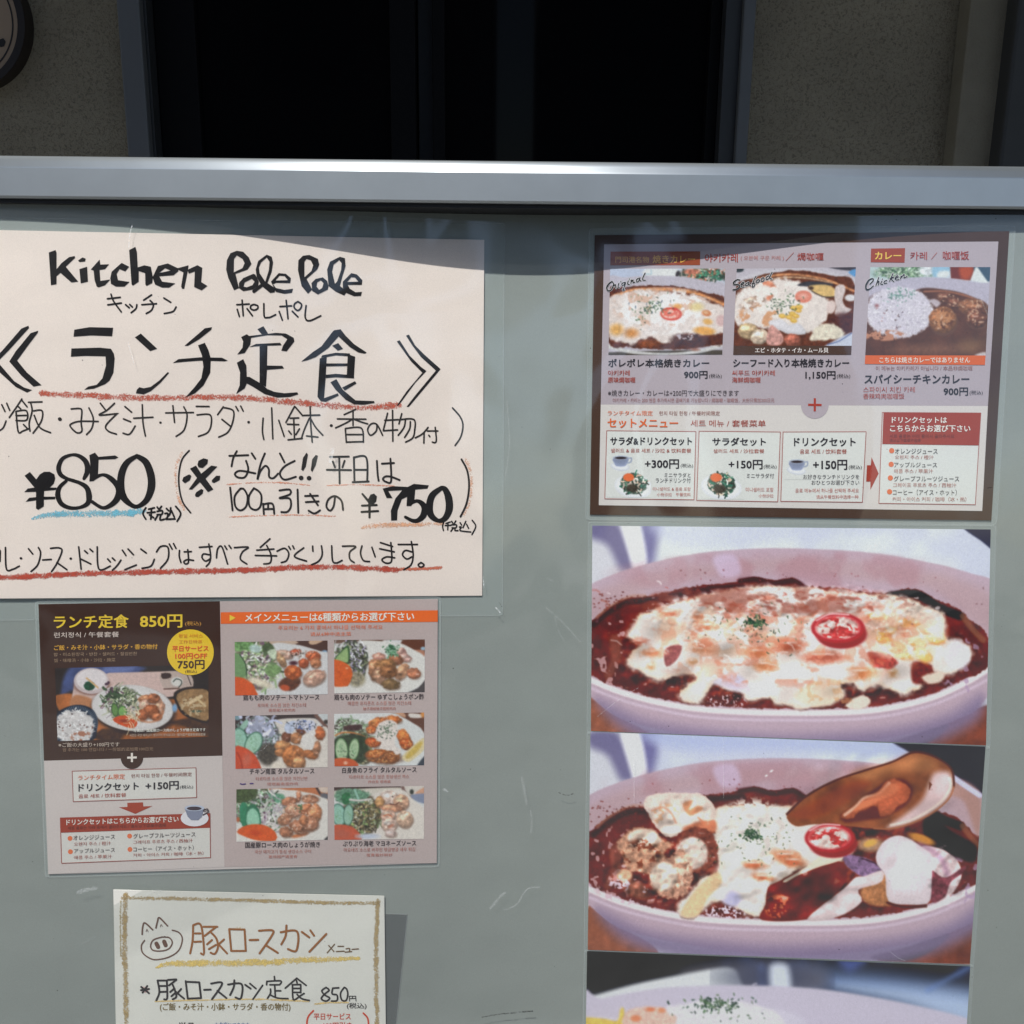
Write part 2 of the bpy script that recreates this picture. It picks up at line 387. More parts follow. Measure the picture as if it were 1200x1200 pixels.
class Cv:
    def __init__(s, q, step, base):
        q = np.asarray(q, float); s.q = q
        s.nx = int(max(np.linalg.norm(q[1] - q[0]), 4) / step); s.ny = int(np.linalg.norm(q[3] - q[0]) / step)
        s.uv = quad_uv(q, s.nx, s.ny); s.X, s.Y = s.uv.T; s.C = np.tile(np.array(base, float), (len(s.uv), 1)); s.tr(0, 0, 1)
    def tr(s, ox, oy, k): s.o = (ox, oy, k); return s
    def _p(s, x, y): return s.o[0] + x / s.o[2], s.o[1] + y / s.o[2]
    def _sel(s, x0, y0, x1, y1): return np.where((s.X > x0) & (s.X < x1) & (s.Y > y0) & (s.Y < y1))[0]
    def _put(s, i, m, col, tex=0, tf=0.35, shade=None):
        col = np.array(col, float)[None]; x, y = s.X[i], s.Y[i]
        f = np.ones(len(i))
        if tex: f = f * (1 + tex * (fbm(x, y, tf, 3, 2) - 0.5) * 2)
        if shade is not None: f = f * shade
        c = np.clip(col * f[:, None], 0, 250); m = m[:, None]
        s.C[i] = s.C[i] * (1 - m) + c * m
    def E(s, cx, cy, rx, ry, col, ang=0, soft=1.0, warp=0, tex=0, shade=0, a=1, wf=0.12, tf=0.35):
        cx, cy = s._p(cx, cy); k = s.o[2]; rx /= k; ry /= k; soft = soft; R = max(rx, ry) + soft + warp + 1
        i = s._sel(cx - R, cy - R, cx + R, cy + R)
        if not len(i): return s
        dx, dy = s.X[i] - cx, s.Y[i] - cy; c, sn = math.cos(rad(ang)), math.sin(rad(ang))
        u, v = (dx * c + dy * sn) / rx, (-dx * sn + dy * c) / ry; r = np.sqrt(u * u + v * v)
        d = (r - 1) * min(rx, ry)
        if warp: d = d + warp * (fbm(s.X[i], s.Y[i], wf, 3, 1) - 0.5) * 2
        sh = None
        if shade: sh = 1 - shade * (0.7 * dy / max(R, 1) + 0.35 * dx / R) - shade * 0.5 * np.clip(r, 0, 1) ** 3
        s._put(i, a * sst(0.5 - d / (2 * soft)), col, tex, tf, sh); return s
    def G(s, pts, col, soft=1.0, warp=0, tex=0, shade=0, a=1, wf=0.12, tf=0.35, smooth=True):
        P = np.array([s._p(*map(float, t.split(','))) for t in pts.split()])
        if smooth: P, _ = spline(P, closed=True, step=4)
        m = soft + warp + 1; lo, hi = P.min(0) - m, P.max(0) + m
        i = s._sel(lo[0], lo[1], hi[0], hi[1])
        if not len(i): return s
        x, y = s.X[i], s.Y[i]; ins = np.zeros(len(i), bool); d2 = np.full(len(i), 1e9)
        for j in range(len(P)):
            (ax, ay), (bx, by) = P[j], P[(j + 1) % len(P)]
            if ay != by: ins ^= ((ay > y) != (by > y)) & (x < (bx - ax) * (y - ay) / (by - ay) + ax)
            ex, ey = bx - ax, by - ay; L = ex * ex + ey * ey + 1e-9
            t = np.clip(((x - ax) * ex + (y - ay) * ey) / L, 0, 1); d2 = np.minimum(d2, (x - ax - t * ex) ** 2 + (y - ay - t * ey) ** 2)
        d = np.sqrt(d2) * np.where(ins, -1, 1)
        if warp: d = d + warp * (fbm(x, y, wf, 3, 1) - 0.5) * 2
        sh = None
        if shade:
            h = hi - lo; e = np.clip(-d / (0.3 * min(h)), 0, 1)
            sh = 1 + shade * (0.35 - 0.8 * (y - lo[1]) / h[1]) - shade * 0.6 * (1 - e) ** 2
        s._put(i, a * sst(0.5 - d / (2 * soft)), col, tex, tf, sh); return s
    def L(s, pts, w, col, soft=0.7, a=1, tex=0, smooth=True):
        P = pts if not isinstance(pts, str) else [tuple(map(float, t.split(','))) for t in pts.split()]
        P = np.array([s._p(*p) for p in P]); w = w / s.o[2] / 2
        if smooth and len(P) > 2: P, _ = spline(P, step=3)
        m = w + soft + 1; i = s._sel(P[:, 0].min() - m, P[:, 1].min() - m, P[:, 0].max() + m, P[:, 1].max() + m)
        if not len(i): return s
        x, y = s.X[i], s.Y[i]; d2 = np.full(len(i), 1e9)
        for (ax, ay), (bx, by) in zip(P[:-1], P[1:]):
            ex, ey = bx - ax, by - ay; t = np.clip(((x - ax) * ex + (y - ay) * ey) / (ex * ex + ey * ey + 1e-9), 0, 1)
            d2 = np.minimum(d2, (x - ax - t * ex) ** 2 + (y - ay - t * ey) ** 2)
        s._put(i, a * sst(0.5 - (np.sqrt(d2) - w) / (2 * soft)), col, tex); return s
    def N(s, cx, cy, rx, ry, col, f=0.15, thr=0.6, w=0.08, a=1, k=0, oc=3, ang=0, sy=1.0):
        """noise patches inside an ellipse; sy > 1 stretches them sideways"""
        cx, cy = s._p(cx, cy); rx /= s.o[2]; ry /= s.o[2]; R = max(rx, ry); i = s._sel(cx - R, cy - R, cx + R, cy + R)
        if not len(i): return s
        dx, dy = s.X[i] - cx, s.Y[i] - cy; c, sn = math.cos(rad(ang)), math.sin(rad(ang))
        r = np.sqrt(((dx * c + dy * sn) / rx) ** 2 + ((-dx * sn + dy * c) / ry) ** 2)
        n = fbm(s.X[i] / sy, s.Y[i], f, oc, k)
        s._put(i, a * sst((n - thr) / w + 0.5) * sst((1 - r) * 3.5), col); return s
    def R(s, cx, cy, rx, ry, amp=.5, f=.12, spec=0, k=1, oc=3, fall=4, sth=.09):
        """photographic relief: lit and shaded bumps with wet glints inside an ellipse"""
        cx, cy = s._p(cx, cy); rx /= s.o[2]; ry /= s.o[2]; i = s._sel(cx - rx, cy - ry, cx + rx, cy + ry)
        if not len(i): return s
        x, y = s.X[i], s.Y[i]; r = np.sqrt(((x - cx) / rx) ** 2 + ((y - cy) / ry) ** 2); m = sst((1 - r) * fall)
        e = .13 / f; g = fbm(x + e * .4, y + e, f, oc, k) - fbm(x - e * .4, y - e, f, oc, k)
        s.C[i] *= np.clip(1 + amp * g * m * 2, .35, 1.6)[:, None]
        if spec: s.C[i] += (np.array([[250, 244, 246]]) - s.C[i]) * (spec * sst((g - sth) / .05) * m * sst((vn(x * f * 2.2, y * f * 2.2 + 9, k & 3) - .45) / .2))[:, None]
        s.C[i] = np.clip(s.C[i], 0, 252); return s
    def S(s, n, cx, cy, rx, ry, l, w, cols, soft=0.5, a=1, gauss=True, curl=0.3, ang=None):
        """short strokes strewn over an ellipse (herbs, shreds, grains)"""
        for _ in range(n):
            if gauss: x, y = RNG.randn() * rx / 2, RNG.randn() * ry / 2
            else:
                t = RNG.rand() * 6.283; r = math.sqrt(RNG.rand()); x, y = rx * r * math.cos(t), ry * r * math.sin(t)
            th = RNG.rand() * 6.283 if ang is None else rad(ang) + RNG.randn() * 0.35
            ll = l * (0.5 + RNG.rand()); c = cols[RNG.randint(len(cols))]
            p = [(cx + x, cy + y), (cx + x + ll * .5 * math.cos(th), cy + y + ll * .5 * math.sin(th)), (cx + x + ll * math.cos(th + curl), cy + y + ll * math.sin(th + curl))]
            f = 0.8 + 0.4 * RNG.rand()
            s.L(p, w * (0.6 + 0.8 * RNG.rand()), [min(z * f, 250) for z in c], soft, a, smooth=False)
        return s
    def grain(s, amp=0.05, f=0.9): s.C *= (1 + amp * (fbm(s.X, s.Y, f, 2, 3) - 0.5) * 2)[:, None]; return s
    def blur(s, k=1):
        c = s.C.reshape(s.ny + 1, s.nx + 1, 3)
        for _ in range(k):
            p = np.pad(c, ((1, 1), (1, 1), (0, 0)), 'edge'); c = (p[1:-1, 1:-1] * 2 + p[:-2, 1:-1] + p[2:, 1:-1] + p[1:-1, :-2] + p[1:-1, 2:]) / 6
        s.C = c.reshape(-1, 3); return s
    def build(s, name, lift, parent):
        s.blur(1); o = mesh_np(name, surf(s.uv, lift), grid_faces(s.nx, s.ny), PHOTO, parent)
        a = o.data.color_attributes.new('Col', 'FLOAT_COLOR', 'POINT')
        c = np.ones((len(s.uv), 4), np.float32); c[:, :3] = conv(np.clip(s.C, 0, 250)); a.data.foreach_set('color', c.ravel()); return o

WH = (226, 220, 217); GRN = [(52, 84, 62), (78, 110, 76), (44, 66, 56), (110, 130, 100)]
SAL = [(215, 220, 205), (120, 150, 100), (70, 100, 65), (190, 180, 150), (150, 110, 130), (225, 228, 225), (50, 70, 50)]

def big_bowl(c, dy, tr2):
    """oval mauve gratin dish, as printed on both of the large food photos; c.tr set to photo px with offset"""
    c.tr(0, dy, 1)
    # table cloth, blurred
    c.N(930, 640, 420, 70, (196, 200, 218), 0.012, 0.5, 0.3, a=.8)
    c.G('694,612 730,612 756,668 742,700 690,720 690,640', (205, 205, 212), 9)
    c.G('690,612 722,612 736,640 744,664 728,668 712,640 690,628', (104, 98, 138), 7, a=.85)
    c.G('752,610 772,610 770,640 763,664 750,664', (92, 86, 140), 8, a=.75)
    c.G('728,612 748,612 758,650 756,672 744,672 734,640', (238, 238, 240), 4, a=.9)
    c.G('768,612 930,612 1060,618 900,636 800,640', (198, 202, 222), 9, a=.6)
    c.G('690,815 715,835 765,862 765,880 690,880', (150, 92, 70), 1.5, tex=.2, tf=.1)
    c.G('1030,880 1090,856 1165,826 1165,880', (128, 66, 48), 2, tex=.25, tf=.08)
    c.G('1020,876 1062,864 1112,848 1092,868 1060,880', (62, 64, 62), 2.5)
    # body of the dish
    c.G('680,700 694,684 738,666.5 797,652 850,645 920,642.5 1013,647 1083,658 1135,671 1175,690 1185,760 1153,822 1118,845 1060,861 1000,870 925,874 850,868 773,855 727,841 694,818 676,790', (188, 166, 178), 1.2, warp=.4)
    c.G('700,820 760,845 850,858 930,862 1040,855 1110,838 1150,815 1140,850 1040,885 850,885 740,862', (134, 120, 150), 12, a=.9)
    c.G('690,700 740,677 800,664 880,655 930,653 1010,657 1080,668 1158,695 1158,740 1090,690 1010,680 900,670 800,682 740,698 692,726', (184, 156, 160), 8, a=.75)
    c.N(925, 672, 230, 30, (176, 132, 140), 0.03, 0.5, 0.3, a=.5)
    c.G('836,654 860,650 868,672 846,676', (205, 188, 212), 4, a=.7)
    # front rim highlight
    c.L('690,796 697,799 727,811 773,823.5 829,832 913,835.5 1013,833.5 1083,820.5 1130,801 1160,783', 6.5, (232, 222, 222), 1.6)
    c.L('692,806 727,820 773,832 829,841 913,844 1013,842 1083,829 1135,808 1158,796', 3, (208, 190, 204), 2)
    # curry
    c.G('688,735 697,724 715,710 736,700 757,699 785,693 820,686 867,681 883,676 906,680 930,677 943,686 990,690 1025,695 1044,694 1072,690 1097,703 1121,712 1142,731 1156,742 1158,780 1130,796 1083,815.5 1013,828.5 913,830.5 829,827 773,818.5 727,806 697,794 688,780', (104, 40, 32), 1.1, warp=2.0, wf=.25, tex=.4, tf=.09)
    c.N(925, 768, 228, 66, (52, 20, 22), 0.05, 0.54, 0.16, a=.75)
    c.N(925, 768, 228, 66, (150, 66, 46), 0.09, 0.64, 0.16, a=.6, k=1)
    c.L('696,732 715,716 736,706 757,704 800,697 840,690 870,688', 7, (62, 26, 32), 2.5)
    c.L('700,723 716,710 738,699 756,698', 3, (186, 136, 112), 2.2, a=.6)
    c.S(60, 722, 706, 44, 14, 1.0, 1.3, [(110, 50, 44)], gauss=True, ang=-25, a=.8)
    c.L('1044,698 1075,697 1100,712 1125,722', 10, (38, 24, 24), 2)
    c.L('867,681 885,679 905,684 930,681 943,689', 6, (70, 25, 30), 2)
    c.L('1128,722 1142,740 1152,750', 7, (170, 120, 90), 2, a=.5)
    c.S(26, 925, 676, 220, 12, .8, 1.4, [(140, 80, 84)], gauss=True, a=.7)
    c.R(925, 768, 232, 66, .8, .09, .5, 1, 2, 6, .17)
    # glints in the sauce
    c.N(720, 765, 42, 50, (215, 180, 185), 0.14, 0.70, 0.05, a=.7, k=2, oc=2)
    c.N(1128, 780, 32, 42, (176, 150, 180), 0.12, 0.66, 0.08, a=.7, k=1, oc=2)
    c.N(850, 822, 30, 9, (225, 205, 215), 0.4, 0.6, 0.08, a=.9, k=3)
    c.G('714,748 726,745 728,770 716,795 708,792 716,772', (168, 108, 92), 3.5, a=.45)

def cheese(c, pts, rich=1.0):
    c.o = (c.o[0] + .5, c.o[1] + 2.5, 1); c.G(pts, (48, 16, 18), 2.6, warp=2.4, wf=.16, a=.7); c.o = (c.o[0] - .5, c.o[1] - 2.5, 1)
    c.G(pts, (222, 172, 128), 1.5, warp=2.4, wf=.16)
    c.G(pts, (228, 204, 180), 3.5, warp=3.2, wf=.16)
    c.G(pts, (230, 220, 214), 6.5, warp=5, wf=.12, tex=.05, tf=.05)
def tomato(c, x, y, rx, ry):
    c.E(x + 4, y + ry * .42, rx * .95, ry * .95, (150, 32, 38), soft=1.8)
    c.E(x, y, rx, ry, (176, 40, 50), soft=1.2)
    c.E(x - .5, y - .5, rx * .86, ry * .82, (214, 96, 98), soft=1.2)
    c.E(x - .5, y, rx * .78, ry * .72, (190, 62, 62), soft=1.4)
    c.N(x - 1, y, rx * .92, ry * .86, (236, 208, 200), 0.16, 0.46, 0.12, k=2, sy=1.6)
    c.N(x, y + 2, rx * .7, ry * .6, (182, 60, 58), 0.16, 0.6, 0.14, k=1)
    c.R(x, y, rx * .9, ry * .9, .5, .12, .7, 2, 2, 4, .13); c.L([(x - rx * .8, y - ry * .5), (x - rx * .3, y - ry * .92), (x + rx * .4, y - ry * .88)], 1.6, (240, 190, 190), .8)

def photo_original(parent, lift):
    c = Cv([(694.2, 616), (1161, 620.5), (1155.5, 873.5), (692.5, 856.5)], .86, (214, 219, 219))
    big_bowl(c, 0, None)
    c.tr(0, 0, 1).G('1128,616 1166,616 1166,644 1150,634', (40, 42, 72), 1.5)
    cheese(c, '736,745 743,733 750,721 762,717 778,710 800,705 820,699 857,692 890,688 930,689 967,692 1013,697 1051,699 1079,709 1104,721 1107,749 1122,752 1136,759 1135,773 1114,789 1098,787 1084,780 1076,785 1079,803 1060,813 1046,808 1027,802 1013,809 1000,801 985,801 988,815 967,826 943,830 925,826 909,823 902,816 878,820 867,810 848,805 841,796 830,808 818,823 799,820 799,810 818,794 801,789 771,797 752,787 736,778 738,768 750,758 745,750')
    c.N(905, 712, 150, 24, (205, 120, 96), 0.08, 0.58, 0.22, a=.75, k=1, sy=1.8)
    c.N(905, 712, 160, 26, (244, 238, 236), 0.12, 0.56, 0.2, a=.7, k=2, sy=1.5)
    c.N(850, 735, 100, 40, (232, 196, 170), 0.06, 0.55, 0.15, a=.7, k=3)
    c.G('778,764 785,757 799,757 794,772 781,781', (150, 88, 88), 1.6, tex=.2)
    for (x, y, rx, ry, cl) in ((828, 734, 14, 5, (222, 140, 105)), (818, 722, 6, 5, (222, 140, 105)), (765, 765, 11, 4, (226, 140, 95)), (823, 761, 14, 4.5, (228, 150, 110)), (889, 765, 14, 6.5, (226, 132, 85)), (896, 780, 13, 6, (226, 140, 90)), (925, 757, 18, 8, (215, 100, 68)), (966, 770, 24, 7, (205, 95, 70)), (1008, 789, 18, 7, (222, 130, 75)), (763, 781, 5, 4, (228, 170, 120)), (812, 775, 5, 3, (228, 165, 115)), (750, 752, 7, 3, (205, 100, 80)), (783, 718, 12, 5, (214, 120, 90)), (1046, 788, 5, 4, (226, 170, 110))):
        c.E(x, y, rx * 1.1, ry * 1.2, [z * .6 + w_ * .4 for z, w_ in zip(cl, (222, 190, 165))], soft=3.6, warp=3, wf=.2, tex=.12, a=.85)
        c.E(x, y + 1, rx * .6, ry * .5, [z * .85 for z in cl], soft=2.5, warp=3, wf=.3, a=.7); c.E(x - 1, y - ry * .5, rx * .45, 1.0, (246, 232, 226), soft=1.4, a=.7)
    c.G('1018,765 1032,764 1048,770 1052,777 1040,784 1024,781', (166, 58, 50), 2.4, tex=.3, warp=2, a=.9)
    c.G('1070,776 1092,780 1088,798 1070,800', (120, 44, 36), 2.5, tex=.3)
    for (x, y, rx, ry, an) in ((1029, 722, 11, 4, 8), (1060, 730, 9, 6, 20), (1072, 728, 10, 4, 0), (1083, 737, 10, 5, 15), (1096, 747, 12, 8, 10), (1075, 752, 11, 6, 15), (1034, 745, 12, 8, 25), (1051, 758, 12, 7, 20), (1081, 767, 12, 8, 35), (1059, 768, 11, 4, 12), (1040, 739, 12, 5, -20)):
        c.E(x + .6, y + 1.6, rx, ry, (206, 138, 78), an, soft=2.4, a=.8, warp=1.5, wf=.3)
        c.E(x, y, rx * .9, ry * .8, (236, 190, 112), an, soft=1.8, warp=1.5, wf=.3)
        c.N(x - 2, y - 1, rx * .9, ry * .9, (240, 230, 214), .2, .5, .1, a=.9)
    c.E(1122, 768, 14, 17, (226, 222, 228), -15, 3.5, warp=2)
    c.G('835,800 846,793 862,792 874,797 880,812 866,810 850,806', (222, 216, 228), 3)
    c.E(859, 798, 12, 9, (198, 194, 220), 20, 5, a=.7)
    c.G('990,828 1000,819 1012,815 1020,820 1017,828 1005,831', (228, 214, 200), 1.8, warp=1.5)
    c.G('1080,794 1092,788 1107,789 1103,799 1088,801', (226, 206, 190), 2.2, warp=1.5)
    c.G('930,815 960,800 984,808 984,820 955,828', (232, 208, 180), 3, a=.6)
    c.N(970, 812, 40, 20, (226, 170, 120), 0.1, .6, .1, a=.5)
    c.N(1060, 745, 56, 34, (236, 214, 190), .09, .5, .12, a=.65, k=2)
    c.G('1040,702 1062,705 1088,716 1100,735 1106,748 1092,744 1076,728 1056,716 1038,712', (232, 214, 200), 2.5, warp=2, tex=.05)
    c.N(925, 752, 200, 62, (222, 150, 118), .055, .60, .08, a=.45, k=3); c.N(925, 752, 200, 62, (206, 118, 90), .08, .64, .14, a=.5, k=2, sy=1.5)
    c.R(925, 752, 215, 74, .34, .04, .3, 2, 1, 5, .2); c.R(925, 715, 200, 34, .3, .12, .7, 0, 2, 5, .15)
    c.S(60, 900, 706, 160, 16, 4, 1.3, [(250, 248, 246), (176, 80, 70), (196, 120, 104)], .9, a=.6, ang=0)
    c.S(46, 905, 745, 190, 50, 9, 1.5, [(252, 248, 244)], 1.3, a=.55, ang=8, gauss=False)
    c.S(36, 905, 700, 170, 12, 8, 2.2, [(150, 70, 56), (176, 96, 76), (126, 52, 42)], 1.4, a=.55, ang=3)
    c.N(905, 704, 200, 18, (150, 74, 58), .07, .58, .14, a=.6, k=3, oc=3, sy=2)
    tomato(c, 982, 736, 31.5, 17.6)
    c.E(980, 790, 22, 5, (238, 236, 240), 0, 3, a=.8)
    c.S(60, 886, 729, 12, 6.5, 2.2, 1.7, GRN, .6)
    c.S(80, 885, 736, 62, 30, 2.0, 1.0, GRN, .55, a=.85)
    c.S(10, 1118, 705, 60, 25, 1.4, 1.2, [(120, 80, 80)], a=.6)
    c.C = 122 + (c.C - 122) * 1.1 - 3; c.grain(.05)
    return c.build('food_photo', lift, parent)

def photo_seafood(parent, lift):
    c = Cv([(692, 857.5), (1155, 875), (1136.5, 1130.5), (688.8, 1113)], .86, (212, 218, 222))
    big_bowl(c, 246, None); c.tr(0, 0, 1)
    c.G('760,858 930,862 1070,868 1060,890 930,880 800,878', (176, 186, 222), 10, a=.75)
    c.G('1050,866 1160,870 1160,936 1146,926 1118,910 1085,898 1066,882', (44, 38, 54), 2)
    c.G('1118,912 1148,930 1146,980 1130,940 1112,930', (176, 138, 130), 4)
    c.L('1116,910 1130,920 1148,932', 6, (205, 205, 232), 1.5)
    c.G('1083,958 1097,960 1118,976 1144,992 1140,1010 1110,1000 1085,985', (34, 26, 28), 3)
    cheese(c, '838,952 857,945 880,944 905,945 930,945 950,950 975,962 990,976 1000,990 990,1006 960,1012 930,1020 905,1045 890,1073 868,1066 856,1058 840,1055 826,1062 812,1074 798,1072 796,1062 812,1045 822,1030 842,1020 840,990')
    c.N(880, 975, 50, 45, (238, 232, 222), .2, .5, .1, k=2)
    for (x, y, rx, ry) in ((884, 1013, 13, 4.5), (895, 1028, 12, 4), (921, 1004, 18, 7), (930, 1010, 14, 6)):
        c.E(x, y, rx * 1.1, ry * 1.2, (218, 150, 112), 8, soft=3, warp=2, tex=.15, a=.85); c.E(x, y + 1, rx * .6, ry * .5, (200, 104, 68), 8, soft=2, warp=2, a=.8); c.E(x - 1, y - ry * .5, rx * .45, 1, (246, 232, 226), soft=1.4, a=.7)
    c.E(857, 1053, 12, 9, (196, 192, 222), 20, 4)
    c.G('798,1072 806,1055 822,1036 840,1022 846,1034 830,1052 818,1073', (232, 200, 160), 2.2, tex=.08)
    c.N(850, 1070, 26, 8, (225, 208, 222), .4, .56, .08, k=3)
    # prawn
    c.G('754,940 765,931 790,929 818,930 832,938 839,952 837,964 838,972 828,976 812,970 800,974 790,981 780,980 768,968 760,955', (236, 216, 204), 1.2, warp=1.2, wf=.3, shade=.12, tex=.06)
    c.G('800,942 812,938 808,948 818,944 824,948 808,956', (205, 130, 88), 2, a=.8)
    c.G('800,972 818,963 838,962 838,974 826,977', (205, 110, 72), 2.5, a=.8)
    c.N(780, 955, 18, 16, (226, 170, 130), .12, .55, .1, a=.7)
    # scallops and shellfish meat
    c.E(816, 996, 25, 27, (132, 70, 56), 0, 1.6, warp=2.5, wf=.35, tex=.3)
    c.E(811, 1000, 18.5, 19, (236, 212, 200), 0, 2.2, shade=.2, tex=.05)
    c.G('722,990 735,975 748,970 765,972 776,984 788,990 778,1000 782,1010 770,1024 748,1022 735,1018 728,1002', (196, 148, 122), 2.0, warp=2.5, wf=.3, tex=.3, shade=.15)
    c.G('737,978 752,971 766,974 774,985 764,990 748,992 738,988', (238, 212, 194), 2.2, warp=1.8)
    c.N(752, 1000, 26, 20, (120, 56, 34), .14, .56, .08, a=.85, k=1)
    c.G('760,1012 785,1005 796,994 806,1002 812,1022 806,1045 790,1053 770,1048 762,1032', (194, 146, 124), 2.0, warp=2.5, wf=.3, tex=.35)
    c.E(778, 1027, 16, 17, (240, 214, 196), 10, 2.2, shade=.2, tex=.06)
    c.N(800, 1020, 14, 28, (228, 196, 174), .14, .56, .12, k=3)
    c.E(732, 1026, 9, 8, (214, 168, 138), 0, 2.2); c.E(745, 1042, 17, 9, (170, 104, 84), 25, 4, tex=.3)
    c.N(735, 1045, 40, 18, (214, 190, 200), .2, .64, .06, k=2)
    c.R(877, 1005, 60, 66, .3, .07, .5, 2, 2, 5, .15); c.R(796, 955, 46, 26, .6, .06, .5, 1, 2, 4, .15)
    c.R(760, 1015, 56, 48, .9, .08, .6, 3, 2, 4, .15); c.R(816, 1000, 26, 28, .4, .09, .4, 0, 2, 4, .15)
    c.L('764,950 776,946 786,952 792,964', 2, (206, 140, 110), 1.4, a=.7); c.L('818,958 826,964 836,962', 2, (214, 130, 96), 1.4, a=.8)
    # mussel in its shell
    c.G('922,954 945,933 978,915 1013,903 1045,893 1069,882 1088,884 1105,892 1116,903 1118,920 1112,936 1095,951 1070,964 1045,970 1025,971 990,968 955,966 932,968', (138, 80, 50), 1.1, tex=.35, tf=.05)
    c.G('1000,906 1045,893 1069,884 1090,888 1100,900 1080,905 1050,905 1015,915', (186, 126, 82), 8, a=.75)
    c.G('925,955 960,935 1000,915 1020,920 985,945 950,960', (150, 70, 38), 5, a=.7)
    c.G('1112,905 1117,920 1110,938 1094,951 1068,964 1040,970 1060,955 1080,938 1088,920 1095,906', (212, 186, 186), 5)
    c.L('922,954 945,933 978,915 1013,903 1045,893 1069,882 1088,884 1105,892 1116,903 1118,922', 2.4, (84, 40, 28), .9)
    c.L('1113,912 1114,922 1106,936 1090,949 1068,961 1044,967', 3, (232, 216, 204), 1.4, a=.85)
    c.L('1118,922 1112,936 1095,951 1070,964 1045,971 1024,971', 1.6, (172, 110, 76), .8)
    c.G('985,955 1000,945 1010,935 1025,925 1040,915 1058,913 1068,922 1068,935 1056,948 1035,958 1010,962 990,964', (96, 40, 26), 3)
    c.G('985,958 992,950 1005,944 1013,935 1027,930 1040,915 1052,914 1066,924 1064,938 1052,945 1045,954 1032,956 1028,945 1010,947 1000,958', (196, 104, 70), 1.5, warp=1.5, tex=.15, shade=.25)
    c.L('990,955 1003,945 1013,935 1030,930 1042,918', 3.5, (240, 196, 172), 1.5, a=.8)
    c.G('1000,950 1012,938 1028,928 1044,918 1054,922 1048,930 1030,938 1014,948', (222, 132, 92), 3, a=.8)
    c.N(1090, 915, 14, 12, (110, 60, 40), .2, .66, .04, k=1)
    # orange onion and corn, squid
    c.E(1020, 990, 16, 8, (206, 170, 136), 0, 4, tex=.15, a=.8); c.E(1080, 983, 16, 5, (205, 140, 66), 20, 2); c.E(1020, 988, 8, 4, (232, 176, 90), -20, 2)
    c.G('1050,1020 1020,1030 1008,1045 1015,1058 1035,1062 1050,1055', (176, 120, 80), 3, tex=.25)
    c.G('893,1078 897,1060 900,1040 912,1033 935,1022 960,1013 985,1010 992,1030 975,1052 950,1076', (118, 36, 24), 1.4, tex=.3, tf=.08)
    c.N(912, 1062, 20, 16, (205, 110, 80), .12, .55, .1, k=1); c.E(955, 1040, 20, 16, (70, 26, 20), -30, 6, a=.8)
    c.G('918,1032 935,1022 955,1008 968,998 978,996 984,1000 989,996 990,1004 980,1010 960,1016 935,1026 921,1034', (240, 224, 204), 1.1, shade=.08)
    c.G('989,1002 1010,1004 1024,1010 1034,1021 1024,1024 1012,1028 998,1020 990,1012', (136, 108, 142), 1.8, tex=.4, tf=.3)
    c.L('1010,1006 1026,1012 1035,1021', 1.5, (70, 40, 60), .7)
    c.G('946,1078 962,1062 988,1042 1003,1028 1012,1027 1034,1020 1035,1030 1028,1036 1006,1043 1010,1056 992,1070 968,1078', (236, 216, 216), 1.3, shade=.15, tex=.04)
    c.G('1080,992 1100,994 1112,1000 1124,1012 1126,1030 1112,1052 1098,1058 1094,1040 1090,1010', (230, 206, 206), 1.4, tex=.1)
    c.L('1078,990 1092,997 1104,1008 1110,1024', 7, (168, 124, 154), 3.5, a=.6)
    c.G('1090,1020 1104,1028 1114,1026 1132,1014 1130,1022 1114,1034 1108,1050 1094,1058 1088,1045', (122, 62, 72), 1.4, tex=.4, tf=.3)
    c.G('1053,979 1069,985 1082,994 1092,1003 1092,1027 1090,1055 1081,1060 1060,1060 1045,1059 1039,1050 1037,1026 1028,1013 1027,1000 1037,985', (232, 218, 222), 1.3, shade=.1, tex=.03)
    c.G('1058,985 1072,990 1066,1020 1060,1040 1052,1020', (246, 238, 240), 5, a=.8)
    c.L('1040,1058 1060,1063 1085,1062', 3, (84, 34, 24), 1.4)
    tomato(c, 972.5, 982, 29.5, 17)
    c.R(1030, 925, 105, 48, .3, .03, 0, 2, 2, 5)
    c.R(935, 1045, 50, 36, .8, .05, .4, 2, 2, 4, .15); c.R(1066, 1018, 32, 44, .25, .03, 0, 1, 2); c.R(1110, 1025, 26, 40, .7, .08, .4, 3, 2, 4, .15)
    c.R(990, 1045, 40, 30, .35, .05, .2, 0, 2, 4, .15)
    c.S(60, 880, 978, 12, 6.5, 2.2, 1.7, GRN, .6); c.S(70, 882, 985, 54, 28, 2.0, 1.0, GRN, .55, a=.85)
    c.C = 122 + (c.C - 122) * 1.1 - 3; c.E(904, 903.5, 2.2, .9, (250, 250, 250), -30, .5); c.E(898, 909, 1.8, .9, (250, 250, 250), -30, .5)
    c.grain(.05)
    return c.build('food_photo', lift, parent)

